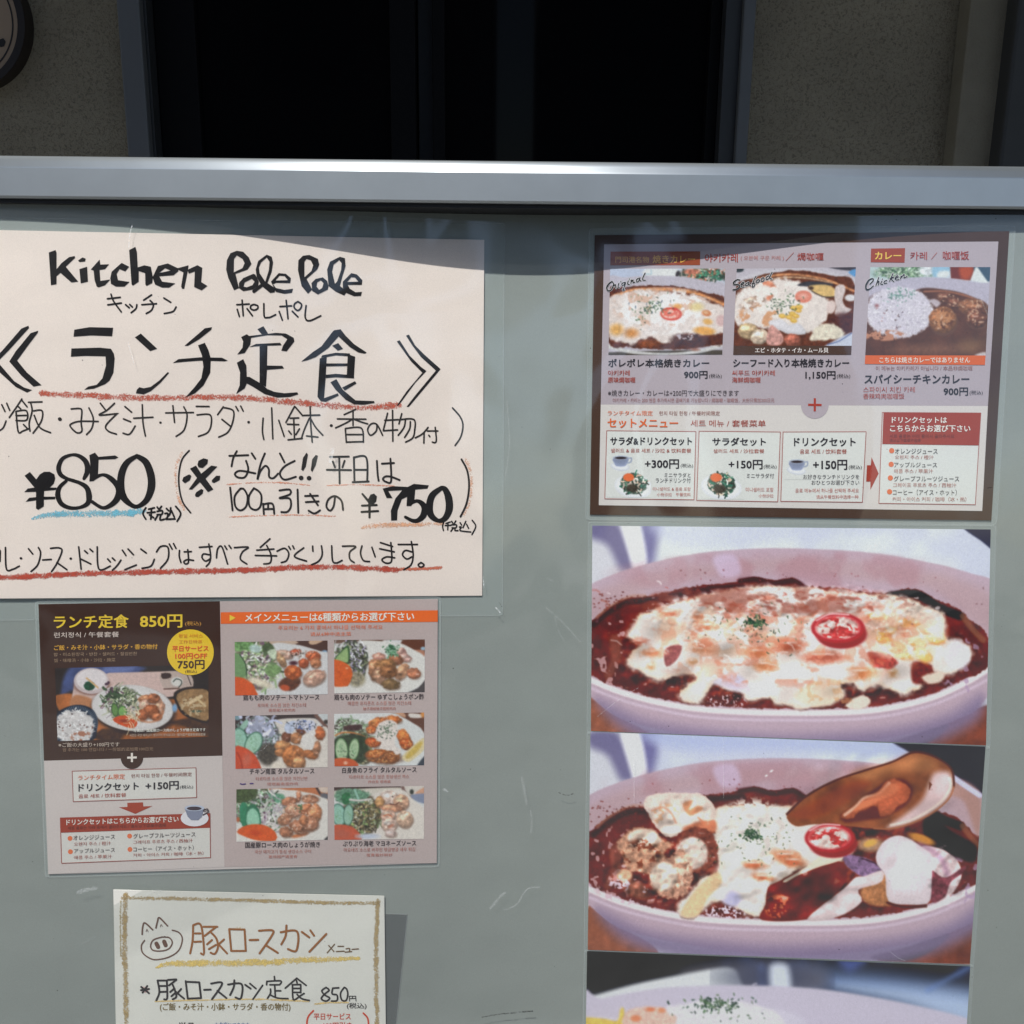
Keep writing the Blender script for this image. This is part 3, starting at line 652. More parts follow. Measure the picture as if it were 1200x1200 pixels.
def photo_rice(parent, lift):
    c = Cv([(688, 1114.5), (1137, 1132.5), (1122, 1390), (684, 1372)], 1.15, (15, 16, 24)).tr(680, 1080, 2.3077)
    c.N(700, 130, 420, 60, (34, 54, 108), .02, .54, .25, a=.7)
    c.G('620,130 1080,190 1080,290 900,230 700,190 560,180', (120, 150, 205), 22, a=.9)
    c.G('700,170 1060,200 1060,290 880,225', (196, 212, 236), 16, a=.8)
    c.G('280,140 430,115 640,125 640,190 430,190', (120, 116, 124), 14, a=.9)
    c.G('515,122 560,122 566,190 520,190', (240, 244, 250), 7, a=.9); c.G('480,122 500,122 505,175 485,175', (110, 130, 190), 6, a=.8)
    c.G('700,105 770,105 740,130 720,130', (90, 110, 190), 8, a=.7); c.L('1060,120 940,185', 12, (110, 140, 200), 5, a=.6)
    c.G('0,208 18,204 150,168 300,138 400,124 430,150 420,200 200,240 0,300', (222, 224, 226), 3.5)
    c.E(520, 150, 130, 40, (60, 66, 92), 0, 16, a=.8); c.G('515,122 560,122 566,190 520,190', (226, 232, 244), 6, a=.9)
    c.G('0,230 60,208 200,182 320,174 450,172 600,178 720,192 900,225 1060,266 1200,330 1200,800 0,800', (206, 198, 214), 2.5)
    c.G('-20,290 150,262 300,240 420,232 520,235 600,262 620,330 600,500 0,600', (214, 208, 222), 4)
    c.G('230,262 262,228 330,215 420,215 500,232 545,262 570,330 560,500 300,520', (228, 224, 228), 3, warp=2, tex=.05)
    c.G('0,262 60,262 100,268 108,238 118,236 116,290 60,300 0,300', (226, 196, 96), 2, tex=.15)
    c.G('112,262 135,240 175,230 215,232 240,250 262,258 240,290 130,290', (232, 196, 180), 2.5, warp=2, tex=.15)
    c.E(190, 238, 12, 6, (222, 130, 92), 0, 2); c.E(220, 240, 10, 7, (232, 150, 110), 0, 2); c.E(150, 262, 14, 9, (226, 140, 100), 0, 2)
    c.S(90, 370, 222, 80, 24, 5, 3.6, GRN, .6); c.S(40, 370, 232, 120, 36, 4, 2.6, GRN, .6)
    c.S(60, 420, 330, 200, 120, 12, 5, [(246, 244, 248), (196, 190, 205)], .8, a=.5)
    c.G('150,420 500,380 900,450 1000,560 600,600 200,580', (96, 52, 34), 5, warp=5, tex=.35, tf=.08)
    c.grain(.04)
    return c.build('food_photo', lift, parent)

def salad(c, x, y, rx, ry, n=130, l=14, w=3.0, cols=SAL, base=(96, 100, 78)):
    c.E(x, y, rx, ry, base, 0, 2, warp=3, tex=.5, tf=.5)
    for j, cc in enumerate(cols[:5]): c.N(x, y, rx * 1.05, ry * 1.05, cc, .3 + .06 * j, .60, .06, a=.9, k=j % 4, oc=2)
    c.S(int(n * .7), x, y, rx * 1.0, ry * 1.0, l * .8, w * .75, cols, .5, gauss=False, curl=.8, a=.9); c.R(x, y, rx, ry, .9, .3, .2, 1, 2, 4, .16)
def cucumber(c, x, y, rx, ry, a=0, rim=(44, 92, 62), inn=(176, 205, 168)):
    c.E(x, y, rx, ry, rim, a, .6); c.E(x, y, rx * .86, ry * .9, inn, a, .9, tex=.08, tf=.4)
    c.N(x, y, rx * .6, ry * .7, (120, 165, 120), .7, .6, .08, a=.7)
def meat(c, x, y, rx, ry, col, a=0, n=1):
    c.E(x + rx * .08, y + ry * .18, rx * 1.04, ry * 1.02, (104, 70, 52), a, 1.4, warp=1, a=.6)
    c.E(x, y, rx, ry, col, a, .8, warp=1.4, wf=.35, tex=.28, tf=.4, shade=.35)
    c.E(x - rx * .25, y - ry * .35, rx * .45, ry * .3, [min(z * 1.3 + 18, 245) for z in col], a, 1.2, a=.6)
    c.R(x, y, rx, ry, .55, .16, .35, int(abs(x)) % 4, 2, 4, .16)

def photo_m(parent, lift, n):
    Q = {1: [(275, 752.3), (383.8, 750.6), (384, 813.5), (275.5, 815)], 2: [(391.5, 750), (497.8, 749.3), (497.6, 811), (391.8, 812.5)],
         3: [(275.5, 839), (384, 836.7), (384, 899), (276, 901)], 4: [(391.5, 836.6), (497, 835), (497, 896.7), (392, 898)],
         5: [(277, 925), (384, 922.6), (384, 984), (277, 986.5)], 6: [(391.5, 922.6), (496.8, 921), (496.8, 983), (392, 984.2)]}[n]
    TR = {1: (270, 740, 10), 2: (385, 740, 10), 3: (270, 830, 10), 4: (385, 830, 10), 5: (270, 915, 10), 6: (385, 915, 10)}[n]
    c = Cv(Q, .62, (216, 216, 214)).tr(*TR)
    LI = [(225, 225, 220), (205, 215, 190), (150, 175, 125), (95, 120, 80), (190, 170, 160), (120, 90, 110), (70, 80, 60)]
    if n == 1:
        c.G('740,90 1160,90 1160,260 1050,230 900,190 750,155', (74, 46, 38), .8, smooth=False); c.G('930,100 1090,100 1000,150 930,148', (205, 170, 140), .8); c.E(1105, 235, 30, 16, (120, 160, 195), 0, .8); c.G('260,100 760,100 740,160 480,150', (196, 170, 150), 1)
        c.G('480,160 760,155 900,185 1050,235 1170,290 1170,760 300,760 500,500', (214, 214, 214), 1)
        salad(c, 300, 380, 260, 290, 190, 130, 26, LI, (110, 96, 74))
        c.G('50,120 250,130 340,200 330,240 200,230 60,230', (110, 150, 92), 1.2, warp=2, tex=.4, tf=.5); c.E(290, 200, 70, 45, (190, 212, 205), 10, 1.5, tex=.2)
        c.G('370,170 460,135 520,200 480,240 400,280', (76, 92, 62), 1, tex=.4, tf=.5); c.G('400,440 500,380 600,430 560,500 450,530', (120, 152, 96), 1, tex=.3, tf=.5); c.G('430,240 520,205 550,280 500,330', (200, 214, 186), 1, tex=.2)
        c.G('20,270 110,280 175,400 185,560 20,600', (112, 150, 98), .8, tex=.1); c.L('110,270 180,390 192,560', 14, (50, 74, 50), .6)
        c.G('20,550 150,545 250,600 300,700 305,760 20,760', (216, 84, 32), .9, tex=.06)
        c.E(350, 600, 160, 40, (225, 214, 190), 20, 2, tex=.15); c.G('560,640 640,540 820,560 800,640 700,700', (92, 50, 34), 1.5, tex=.3); c.E(640, 660, 55, 36, (190, 80, 44), 10, 1.2)
        meat(c, 640, 270, 90, 50, (200, 160, 140), 15); meat(c, 600, 340, 40, 90, (196, 150, 110), -30); meat(c, 770, 240, 60, 36, (176, 78, 50), 0); meat(c, 970, 290, 90, 62, (186, 92, 56), 10); meat(c, 1000, 370, 65, 60, (176, 112, 76), 0); meat(c, 860, 370, 60, 60, (176, 84, 50), 0)
        meat(c, 735, 480, 100, 88, (192, 92, 46), 20); meat(c, 980, 540, 138, 88, (205, 160, 138), -22); c.L('880,560 980,470 1060,470', 10, (160, 110, 92), 1); c.E(740, 370, 50, 25, (70, 30, 40), 0, 1.5)
        c.S(50, 820, 265, 110, 40, 22, 7, [(60, 50, 44), (230, 215, 205)], .4)
    elif n == 2:
        c.G('50,80 1160,80 1160,260 1000,215 830,140 400,125 50,140', (110, 80, 66), 1); c.G('650,100 860,100 850,140 660,125', (215, 215, 215), 1); c.G('860,110 1120,105 1120,200 1000,215 880,170', (98, 54, 38), 1); c.E(1110, 200, 30, 20, (160, 190, 210), 0, .8); c.G('990,220 1120,225 1120,300 1060,260', (180, 122, 96), .8)
        c.G('300,130 620,115 830,135 1000,215 1130,310 1140,560 980,690 780,740 50,740 50,400', (224, 222, 216), 1); c.G('1150,560 1150,740 900,740 1050,660', (66, 60, 62), 1)
        salad(c, 270, 330, 200, 230, 170, 110, 22, [(225, 225, 235), (170, 160, 190), (70, 84, 62), (50, 50, 44), (130, 140, 100), (205, 205, 205)], (72, 66, 58))
        c.G('70,330 120,260 210,165 245,200 250,290 225,380 150,360', (48, 84, 44), .7); c.G('80,330 130,265 210,190 228,230 225,360 150,350', (150, 180, 118), .8, tex=.08)
        c.E(330, 560, 100, 90, (130, 120, 90), 0, 3, tex=.5, a=.8); c.G('40,350 160,350 250,410 282,500 240,620 190,645 40,620', (214, 92, 36), .9, tex=.08); c.L('110,470 150,500 130,540', 8, (190, 70, 30), 1); c.E(215, 430, 14, 9, (240, 190, 150), 0, 1)
        for a in ((590, 300, 75, 50, (196, 140, 122), 0), (850, 240, 60, 50, (200, 150, 138), 30), (900, 310, 75, 50, (205, 160, 148), 20), (540, 450, 75, 130, (176, 122, 88), -8), (790, 330, 90, 60, (150, 92, 62), 15), (660, 390, 130, 70, (160, 110, 66), -8), (600, 520, 70, 100, (190, 142, 112), -20), (860, 470, 65, 110, (196, 144, 108), 35), (700, 470, 105, 80, (140, 90, 54), 0), (1000, 490, 85, 65, (180, 112, 80), 8), (730, 620, 105, 66, (120, 90, 54), 5)): meat(c, *a)
        c.E(735, 220, 60, 60, (50, 96, 66), 0, 1, warp=2, wf=.5, tex=.5, tf=.6); c.S(60, 735, 230, 90, 70, 26, 12, [(40, 80, 52), (90, 140, 100), (150, 185, 160)], .5)
    elif n == 3:
        c.G('50,60 1160,60 1160,260 980,120 500,160 50,260', (52, 40, 40), 1); c.E(80, 110, 40, 30, (120, 150, 160), 0, 1); c.G('1010,75 1160,60 1160,210 1080,160', (200, 205, 205), 1); c.L('1000,80 1060,150 1120,215', 40, (110, 76, 66), 1); c.E(1120, 160, 26, 26, (50, 40, 36), 0, 1)
        c.G('480,160 1000,125 1000,210 1160,260 1160,740 300,740 450,500', (222, 214, 204), 1)
        salad(c, 330, 330, 240, 250, 150, 90, 20, [(200, 205, 220), (130, 160, 150), (60, 60, 56), (90, 110, 100), (160, 150, 170)], (74, 72, 70)); c.E(440, 540, 120, 130, (72, 66, 58), 0, 3, tex=.5, tf=.6)
        c.S(34, 350, 190, 130, 110, 110, 34, [(205, 205, 222), (180, 185, 210)], .6); c.G('110,220 190,130 210,180 160,250', (150, 190, 170), .8)
        cucumber(c, 110, 360, 90, 135, -12, (60, 110, 90), (150, 196, 176)); cucumber(c, 270, 410, 96, 145, 28, (64, 112, 90), (164, 205, 182))
        c.G('40,460 150,455 260,520 320,600 345,740 40,740', (206, 74, 40), .9, tex=.1); c.E(190, 610, 50, 80, (200, 110, 90), 20, 4, a=.7); c.L('80,520 120,600 140,700', 12, (150, 40, 20), 1.5)
        for a in ((660, 340, 60, 60, (110, 60, 40), 20), (830, 260, 60, 50, (120, 66, 44), 0), (1050, 290, 62, 76, (178, 92, 48), -10), (770, 350, 70, 66, (176, 116, 74), 0), (620, 440, 100, 60, (190, 130, 82), 10), (590, 520, 70, 46, (180, 116, 70), 0), (740, 560, 130, 130, (178, 106, 56), 25), (800, 640, 80, 80, (186, 128, 84), 0), (940, 540, 90, 56, (168, 98, 52), 15), (1010, 470, 46, 80, (176, 120, 86), 8)): meat(c, *a)
        c.G('640,180 760,150 770,230 700,290 640,270', (190, 200, 222), 1, warp=1.5, tex=.15); c.G('760,150 980,140 990,250 900,300 840,230 760,240', (205, 206, 220), 1, warp=1.5, tex=.15); c.G('880,300 960,320 990,420 950,490 880,470 820,410 840,340', (226, 222, 216), 1, warp=1, tex=.06); c.E(960, 290, 40, 36, (230, 226, 222), 0, 1)
        c.N(870, 210, 120, 90, (90, 110, 160), .35, .6, .06); c.S(30, 850, 190, 170, 60, 16, 7, [(30, 34, 40)], .4); c.E(560, 680, 80, 60, (232, 222, 206), 0, 2)
    elif n == 4:
        c.G('700,40 1160,40 1160,330 1080,230 960,160 850,100', (96, 58, 44), 1); c.G('760,50 880,50 900,110', (200, 150, 118), 1); c.G('940,60 1080,70 1090,110 960,110', (222, 214, 206), 1); c.E(1110, 70, 30, 40, (214, 140, 70), 0, 1.5)
        c.G('60,60 700,50 860,105 980,170 1090,270 1140,400 1120,560 1040,680 60,700', (218, 220, 218), 1); c.G('1150,540 1150,690 1030,690', (52, 60, 72), 1)
        salad(c, 250, 250, 210, 130, 90, 80, 18, [(225, 230, 225), (120, 150, 110), (60, 44, 40), (180, 195, 170)], (120, 130, 108)); salad(c, 400, 480, 100, 190, 110, 70, 16, [(205, 210, 190), (120, 140, 92), (56, 60, 44), (150, 140, 100)], (70, 66, 50)); c.G('180,210 380,190 360,260 200,260', (64, 38, 38), 1.5, tex=.3); c.L('80,320 160,285 300,290 420,330', 16, (205, 120, 60), .7); c.G('80,350 420,330 440,600 80,640', (44, 58, 38), 2, tex=.4)
        cucumber(c, 152, 490, 78, 145, -4, (60, 100, 56), (176, 200, 160)); cucumber(c, 298, 480, 62, 130, 8, (60, 100, 56), (176, 200, 160)); c.S(20, 220, 510, 160, 90, 12, 6, [(70, 90, 70)], .4)
        c.G('50,600 200,582 320,620 335,700 50,700', (202, 84, 40), .9); c.E(200, 640, 22, 18, (245, 190, 160), 0, 1.5)
        for a in ((760, 130, 90, 45, (205, 104, 46), 10), (560, 170, 110, 56, (206, 116, 62), -25), (500, 250, 60, 50, (190, 96, 48), 0), (520, 400, 90, 56, (176, 78, 36), 10), (880, 340, 70, 100, (206, 110, 50), -30), (910, 420, 80, 66, (176, 82, 36), 20), (640, 565, 215, 84, (150, 84, 42), 4), (560, 530, 110, 50, (190, 100, 44), -15)):
            meat(c, *a); c.N(a[0], a[1], a[2], a[3], (236, 170, 100), .7, .6, .06, a=.7, k=1)
        c.G('640,150 720,130 790,170 800,250 780,330 790,440 850,490 830,530 780,540 750,500 680,500 600,460 620,400 560,380 550,300 570,210', (228, 218, 210), 1, warp=1.4, tex=.08, tf=.4)
        c.S(60, 690, 260, 120, 110, 18, 6, [(60, 90, 60), (40, 60, 44)], .4); c.G('860,580 900,520 1010,420 1100,350 1130,370 1120,480 1030,570 940,630 880,610', (222, 205, 160), .9); c.G('900,570 960,490 1080,390 1100,420 1040,510 940,590', (206, 176, 84), 1.5, tex=.1)
    elif n == 5:
        c.G('60,70 1160,60 1160,240 960,150 500,130 60,140', (190, 112, 70), 1.2); c.G('1030,75 1140,75 1140,140 1060,130', (216, 196, 180), 1); c.L('1010,80 1050,150', 26, (60, 44, 44), 1); c.E(1110, 180, 60, 34, (96, 96, 104), 15, 1)
        c.G('400,150 700,110 900,140 1060,190 1160,260 1160,600 1080,720 60,730', (226, 222, 214), 1); c.G('1150,640 1150,720 1080,720', (60, 60, 60), 1)
        salad(c, 330, 340, 290, 240, 230, 110, 18, [(215, 222, 215), (120, 165, 125), (60, 100, 70), (60, 66, 48), (190, 190, 170), (130, 90, 120)], (84, 92, 66)); c.G('60,100 300,100 280,200 60,260', (66, 82, 46), 1.5, tex=.5, tf=.6); c.G('440,150 620,160 630,230 560,280 500,220', (96, 150, 120), 1.5, tex=.4, tf=.5); c.G('380,370 430,370 440,460 400,450', (100, 56, 86), 1.2)
        c.S(60, 480, 400, 170, 200, 120, 16, [(225, 222, 214), (190, 180, 190)], .5, a=.8)
        c.G('110,300 150,250 200,300 190,520 150,540 115,440', (48, 130, 92), .8, tex=.1); c.G('190,330 260,270 330,330 355,440 345,530 190,530 180,430', (44, 110, 78), .7); c.G('200,370 265,320 320,370 340,450 330,520 200,520', (150, 205, 176), 1, tex=.08)
        c.G('75,600 140,540 250,510 380,515 480,560 535,620 530,700 320,700 160,650', (220, 88, 34), .9, tex=.1); c.E(290, 610, 60, 30, (196, 66, 30), 10, 3); c.E(90, 455, 20, 30, (180, 96, 60), 0, 1)
        c.G('720,640 900,600 880,640 740,670', (205, 112, 62), 2)
        for a in ((690, 240, 90, 50, (180, 116, 84), -10), (800, 180, 30, 60, (186, 120, 88), 0), (930, 210, 100, 50, (190, 128, 96), 5), (740, 350, 100, 80, (196, 140, 112), 20), (900, 330, 80, 66, (184, 112, 74), -20), (990, 380, 80, 110, (200, 130, 88), 10), (640, 450, 90, 66, (182, 124, 92), -30), (810, 540, 120, 80, (170, 112, 82), 15), (940, 510, 90, 80, (176, 118, 88), 0), (650, 600, 80, 60, (172, 112, 80), 10), (860, 460, 50, 60, (190, 120, 80), 0)): meat(c, *a)
        c.N(800, 380, 270, 270, (240, 205, 180), .5, .68, .04, a=.8, k=1); c.S(12, 810, 310, 40, 60, 20, 10, [(60, 100, 60)], .4)
    else:
        c.G('50,50 870,60 860,110 50,120', (64, 44, 42), 1); c.G('50,120 860,80 840,180 500,190 60,200', (214, 206, 192), 1); c.G('850,60 1160,60 1160,200 960,210', (214, 206, 196), 1); c.L('870,80 900,150 970,200', 40, (120, 92, 86), 1); c.E(975, 130, 24, 30, (46, 50, 44), 0, 1); c.G('1010,150 1160,60 1160,150', (214, 160, 130), 1); c.G('960,170 1160,155 1160,260 1050,250', (130, 140, 165), 1)
        c.G('480,190 840,100 1000,230 1120,320 1160,420 1160,700 400,700 600,500', (226, 218, 208), 1)
        salad(c, 380, 400, 230, 240, 200, 90, 18, [(120, 110, 70), (80, 80, 50), (60, 54, 40), (150, 130, 90), (190, 190, 170), (110, 140, 80)], (72, 58, 42)); c.E(270, 180, 210, 90, (96, 140, 112), 0, 1.5, warp=2.5, wf=.5, tex=.5, tf=.6); c.G('160,160 250,140 240,260 170,270', (40, 110, 64), 1, tex=.3)
        c.L('250,220 360,230 490,215', 24, (220, 210, 205), .7); c.L('310,110 350,210', 26, (150, 196, 176), .7)
        cucumber(c, 120, 400, 84, 135, -8, (56, 110, 92), (150, 196, 178)); cucumber(c, 232, 400, 60, 128, 4, (50, 92, 76), (150, 192, 170))
        c.G('50,530 220,520 330,580 385,690 50,700', (200, 82, 50), .9, tex=.08); c.E(160, 620, 90, 50, (176, 100, 84), 10, 6, a=.6); c.E(460, 650, 130, 30, (196, 205, 222), 0, 2)
        for a in ((710, 200, 110, 90, (222, 196, 182), 10), (600, 250, 56, 66, (190, 140, 90), 0), (850, 250, 90, 90, (222, 172, 140), 0), (740, 320, 120, 46, (214, 150, 116), 5), (890, 450, 96, 96, (226, 186, 158), 0), (700, 410, 86, 70, (224, 182, 160), 0), (710, 520, 92, 76, (224, 190, 172), 0), (730, 620, 70, 46, (224, 196, 186), 0)): meat(c, *a)
        c.L('650,410 700,395 740,420', 14, (190, 96, 60), 1.2); c.L('710,540 750,520', 18, (196, 110, 80), 2); c.E(750, 185, 9, 9, (40, 30, 30), 0, .5); c.L('720,270 780,280 830,250', 10, (80, 40, 30), .7)
    c.C = c.C * .9 + 12; c.blur(1); c.grain(.06, .8)
    return c.build('food_photo', lift, parent)

def photo_tray(parent, lift):
    c = Cv([(64.4, 783), (244, 779), (244.6, 863.3), (67.5, 868.5)], .62, (48, 40, 38)).tr(60, 775, 6.3158)
    c.G('160,30 640,30 640,90 120,230 90,330 60,330', (72, 84, 130), 3, tex=.2, tf=.1); c.G('400,40 620,40 560,80 400,90', (110, 124, 176), 4)
    c.G('30,255 160,240 300,300 1100,300 1160,600 300,600 100,420 30,300', (176, 104, 56), 1.5, tex=.25, tf=.1); c.G('380,500 660,520 900,440 1160,420 1160,600 390,600', (74, 48, 30), 2, tex=.25); c.G('600,520 900,470 1160,560 1160,600 560,600', (160, 92, 46), 3, tex=.2)
    c.G('170,170 430,85 1020,70 1050,185 900,260 300,330 140,340', (216, 188, 180), 1, tex=.05, smooth=False); c.G('140,330 175,250 300,280 280,350', (190, 130, 90), 2)
    c.E(300, 172, 130, 76, (120, 80, 66), 0, 2.5); c.E(298, 145, 130, 96, (206, 190, 190), 0, .8); c.E(298, 135, 114, 78, (232, 224, 224), 0, 1.2); c.E(285, 182, 44, 34, (30, 78, 56), 0, .8, warp=1, tex=.4, tf=.6); c.L('262,125 300,155 345,195', 14, (214, 176, 130), .6)
    c.G('812,88 1010,84 1050,180 950,200 840,205', (196, 176, 166), .9); c.G('815,90 880,88 885,120 825,130', (60, 40, 36), .9); c.E(930, 150, 44, 34, (222, 220, 214), 0, 1); c.L('905,150 925,130 960,140 965,165 945,190', 7, (50, 62, 56), .7); c.L('1005,95 1035,175', 6, (60, 50, 50), .7); c.L('835,205 945,200', 8, (90, 60, 50), 1)
    c.G('905,260 930,215 1010,190 1100,190 1170,200 1170,440 1060,435 960,380', (44, 32, 26), 1); c.G('925,270 960,225 1040,205 1170,230 1170,425 1080,425 985,375', (156, 122, 84), 1.2, tex=.25, tf=.3)
    c.L('1020,310 1110,260', 26, (226, 200, 160), .8); c.L('1075,270 1140,330', 16, (222, 196, 150), .8); c.E(1075, 370, 36, 10, (70, 92, 80), 0, 1); c.N(1050, 330, 110, 90, (200, 176, 140), .3, .6, .08)
    c.E(610, 365, 312, 178, (52, 36, 30), 6, 2.5); c.E(602, 345, 303, 170, (216, 212, 210), 5, .9); c.E(600, 338, 262, 140, (228, 226, 224), 5, 5); c.E(915, 345, 18, 30, (130, 170, 210), 0, 1.5)
    salad(c, 520, 300, 120, 120, 190, 60, 10, [(220, 222, 214), (110, 130, 90), (60, 76, 54), (150, 130, 140), (176, 180, 150)], (96, 100, 80)); c.S(30, 470, 240, 60, 60, 30, 14, [(60, 80, 56), (96, 66, 86)], .5)
    cucumber(c, 472, 360, 26, 50, -8, (40, 70, 40), (100, 140, 72)); cucumber(c, 528, 372, 34, 42, 0, (44, 84, 44), (128, 176, 96)); c.L('365,345 395,305', 6, (110, 60, 80), .6); c.L('375,350 395,330', 5, (110, 60, 80), .6)
    c.G('455,430 510,402 590,405 635,440 630,480 590,495 500,465', (214, 82, 34), .8, tex=.1); c.E(540, 440, 34, 12, (150, 60, 30), 0, 1.2)
    for a in ((700, 280, 56, 34, (190, 128, 92), 0), (760, 275, 46, 36, (176, 108, 72), 20), (690, 330, 40, 46, (214, 170, 148), -20), (800, 350, 36, 62, (200, 150, 122), 15), (740, 370, 60, 52, (160, 92, 56), 0), (670, 400, 46, 42, (168, 96, 60), 0), (780, 410, 40, 30, (176, 104, 66), 0)): meat(c, *a)
    c.L('640,430 720,450 800,430 830,370', 12, (205, 130, 88), 1.5, a=.8); c.S(40, 610, 380, 60, 80, 50, 5, [(214, 200, 170)], .4)
    c.G('40,600 40,400 100,345 180,322 250,328 310,360 345,430 340,500 300,590', (28, 40, 58), 1)
    for k in range(34):
        a = math.pi * (1.05 + k * 0.03); x0, y0 = 190 + 145 * math.cos(a), 470 + 140 * math.sin(a); c.L([(x0, y0), (190 + 125 * math.cos(a), 470 + 118 * math.sin(a))], 4, (140, 160, 180), .4, a=.9)
    c.L('300,360 340,430 338,510', 5, (120, 140, 160), .6, a=.6)
    c.E(170, 490, 150, 128, (220, 216, 214), 0, 1.5, warp=3, wf=.3, tex=.12, tf=.5); c.S(170, 170, 480, 150, 125, 16, 7, [(240, 238, 236), (196, 190, 190)], .5, gauss=False); c.S(14, 190, 500, 150, 100, 8, 6, [(60, 40, 40), (120, 80, 70)], .4); c.N(230, 560, 100, 50, (176, 120, 96), .2, .55, .1)
    c.C *= .93; c.grain(.06, .8)
    return c.build('food_photo', lift, parent)

def photo_c(parent, lift, n):
    if n == 1:
        c = Cv([(715, 315), (850, 314.6), (846.4, 415.6), (713, 416)], .66, (196, 202, 216)).tr(700, 285, 7.5)
        c.G('110,225 420,225 410,300 100,300', (186, 196, 218), 3); c.G('420,230 700,228 690,300 430,290', (222, 224, 222), 2); c.L('470,235 475,270 430,270', 10, (170, 195, 205), 1)
        salad(c, 930, 280, 200, 60, 120, 60, 14, [(70, 110, 80), (40, 60, 50), (220, 205, 200), (205, 110, 80), (60, 140, 110)], (60, 66, 56)); c.E(705, 270, 16, 28, (40, 30, 30), 20, .8); c.E(830, 250, 70, 26, (200, 120, 96), 0, 1.5, tex=.4)
        c.G('80,340 250,300 500,285 800,300 1000,345 1130,395 1130,960 700,985 400,980 100,960', (190, 184, 196), .9, tex=.03); c.G('90,960 1110,940 1110,1000 90,1000', (70, 62, 54), 1)
        c.G('90,890 300,940 600,965 900,935 1110,870 1110,905 950,955 750,980 500,982 300,970 100,925', (206, 205, 204), 1, tex=.08)
        c.G('95,420 250,385 400,372 600,372 780,392 950,435 1130,500 1130,860 1000,900 800,930 560,935 300,915 95,870', (82, 36, 22), 1, warp=1.5, wf=.3, tex=.35)
        c.L('150,465 300,415 500,405 700,412 900,450 1120,540', 26, (226, 150, 92), 2, tex=.3); c.L('500,392 700,396 880,425', 9, (200, 150, 120), 1.2, tex=.4)
        c.G('95,490 250,440 420,410 640,425 850,460 1000,520 1130,600 1130,760 960,800 850,800 700,800 640,880 540,870 480,830 380,850 330,890 230,870 150,850 95,800', (226, 214, 208), 2, warp=3, wf=.18, tex=.08)
        c.N(600, 600, 500, 230, (240, 236, 234), .12, .5, .12, k=2); c.N(560, 560, 480, 200, (212, 166, 140), .1, .66, .06, a=.7, k=1); c.E(170, 760, 60, 50, (224, 170, 96), 0, 4, tex=.2); c.E(300, 790, 60, 40, (205, 140, 80), 0, 4, tex=.2); c.E(940, 770, 90, 36, (226, 160, 66), 5, 2, tex=.12); c.E(970, 690, 40, 26, (222, 166, 80), 10, 2); c.E(960, 615, 40, 26, (200, 110, 60), 10, 1.5); c.E(955, 610, 24, 14, (226, 180, 140), 10, 1.5); c.E(870, 560, 60, 36, (222, 200, 120), 0, 3, a=.7); c.E(705, 555, 36, 22, (226, 160, 80), 0, 2)
        c.E(830, 860, 160, 56, (66, 30, 22), 0, 3, warp=3, tex=.4); c.N(790, 820, 120, 40, (190, 180, 190), .3, .58, .06); c.E(1090, 680, 46, 50, (214, 180, 178), 0, 2); c.E(450, 880, 80, 30, (140, 70, 36), 0, 3, tex=.3); c.E(860, 935, 30, 10, (150, 84, 56), 0, 2)
        c.E(648, 622, 95, 58, (206, 60, 40), 3, .8); c.E(648, 622, 82, 46, (224, 110, 88), 3, 1); c.N(640, 620, 84, 46, (240, 190, 175), .25, .5, .1, k=2); c.E(680, 580, 24, 14, (214, 60, 36), 0, 1)
        c.S(70, 480, 560, 160, 90, 16, 6, GRN + [(70, 90, 110)], .4); c.S(18, 380, 660, 60, 80, 10, 6, GRN, .4)
    elif n == 2:
        c = Cv([(863.3, 315), (1003, 313), (998, 405.2), (859.6, 405.4)], .66, (192, 186, 196)).tr(850, 285, 7.5)
        c.G('90,220 160,220 150,250 95,255', (40, 50, 56), 1); c.G('900,205 1160,205 1160,240 1020,235', (60, 56, 66), 1); c.G('1080,255 1160,225 1160,300', (90, 150, 205), 1.2)
        c.G('80,330 300,250 550,225 800,235 1000,270 1150,320 1150,400 900,320 600,270 300,300 85,400', (200, 196, 204), 1.5)
        c.G('85,420 200,320 400,262 650,240 900,280 1145,370 1130,920 80,920', (92, 44, 28), 1, warp=1.5, tex=.35); c.L('300,310 500,275 700,285 900,325 1130,420', 16, (220, 150, 100), 1.5, tex=.4); c.L('330,330 520,300 740,310 940,350', 10, (230, 190, 150), 1.5, tex=.4)
        c.G('90,480 200,390 400,320 620,330 760,420 900,500 900,640 820,740 700,780 560,740 430,770 300,740 90,700', (230, 220, 214), 2, warp=3, wf=.18, tex=.08)
        c.L('340,350 400,360 425,420 380,480', 46, (224, 140, 108), 2, tex=.3); c.E(300, 430, 96, 60, (234, 222, 214), -10, 2); meat(c, 230, 520, 110, 46, (214, 180, 160), -15)
        c.N(450, 500, 380, 240, (240, 232, 226), .12, .52, .1, k=2); c.N(300, 640, 230, 110, (216, 160, 120), .1, .58, .1, k=1)
        c.G('630,370 720,335 880,345 960,370 820,380 700,380', (52, 52, 60), 1, tex=.3); c.G('740,375 880,365 960,400 960,470 850,465 760,420', (222, 186, 120), 1.2, tex=.12); c.L('760,420 860,470 960,470', 8, (50, 44, 44), .8); c.E(755, 395, 22, 16, (70, 50, 40), 0, 1)
        c.E(686, 470, 74, 54, (222, 130, 110), 0, 1); c.E(686, 466, 34, 22, (236, 180, 165), 0, 3)
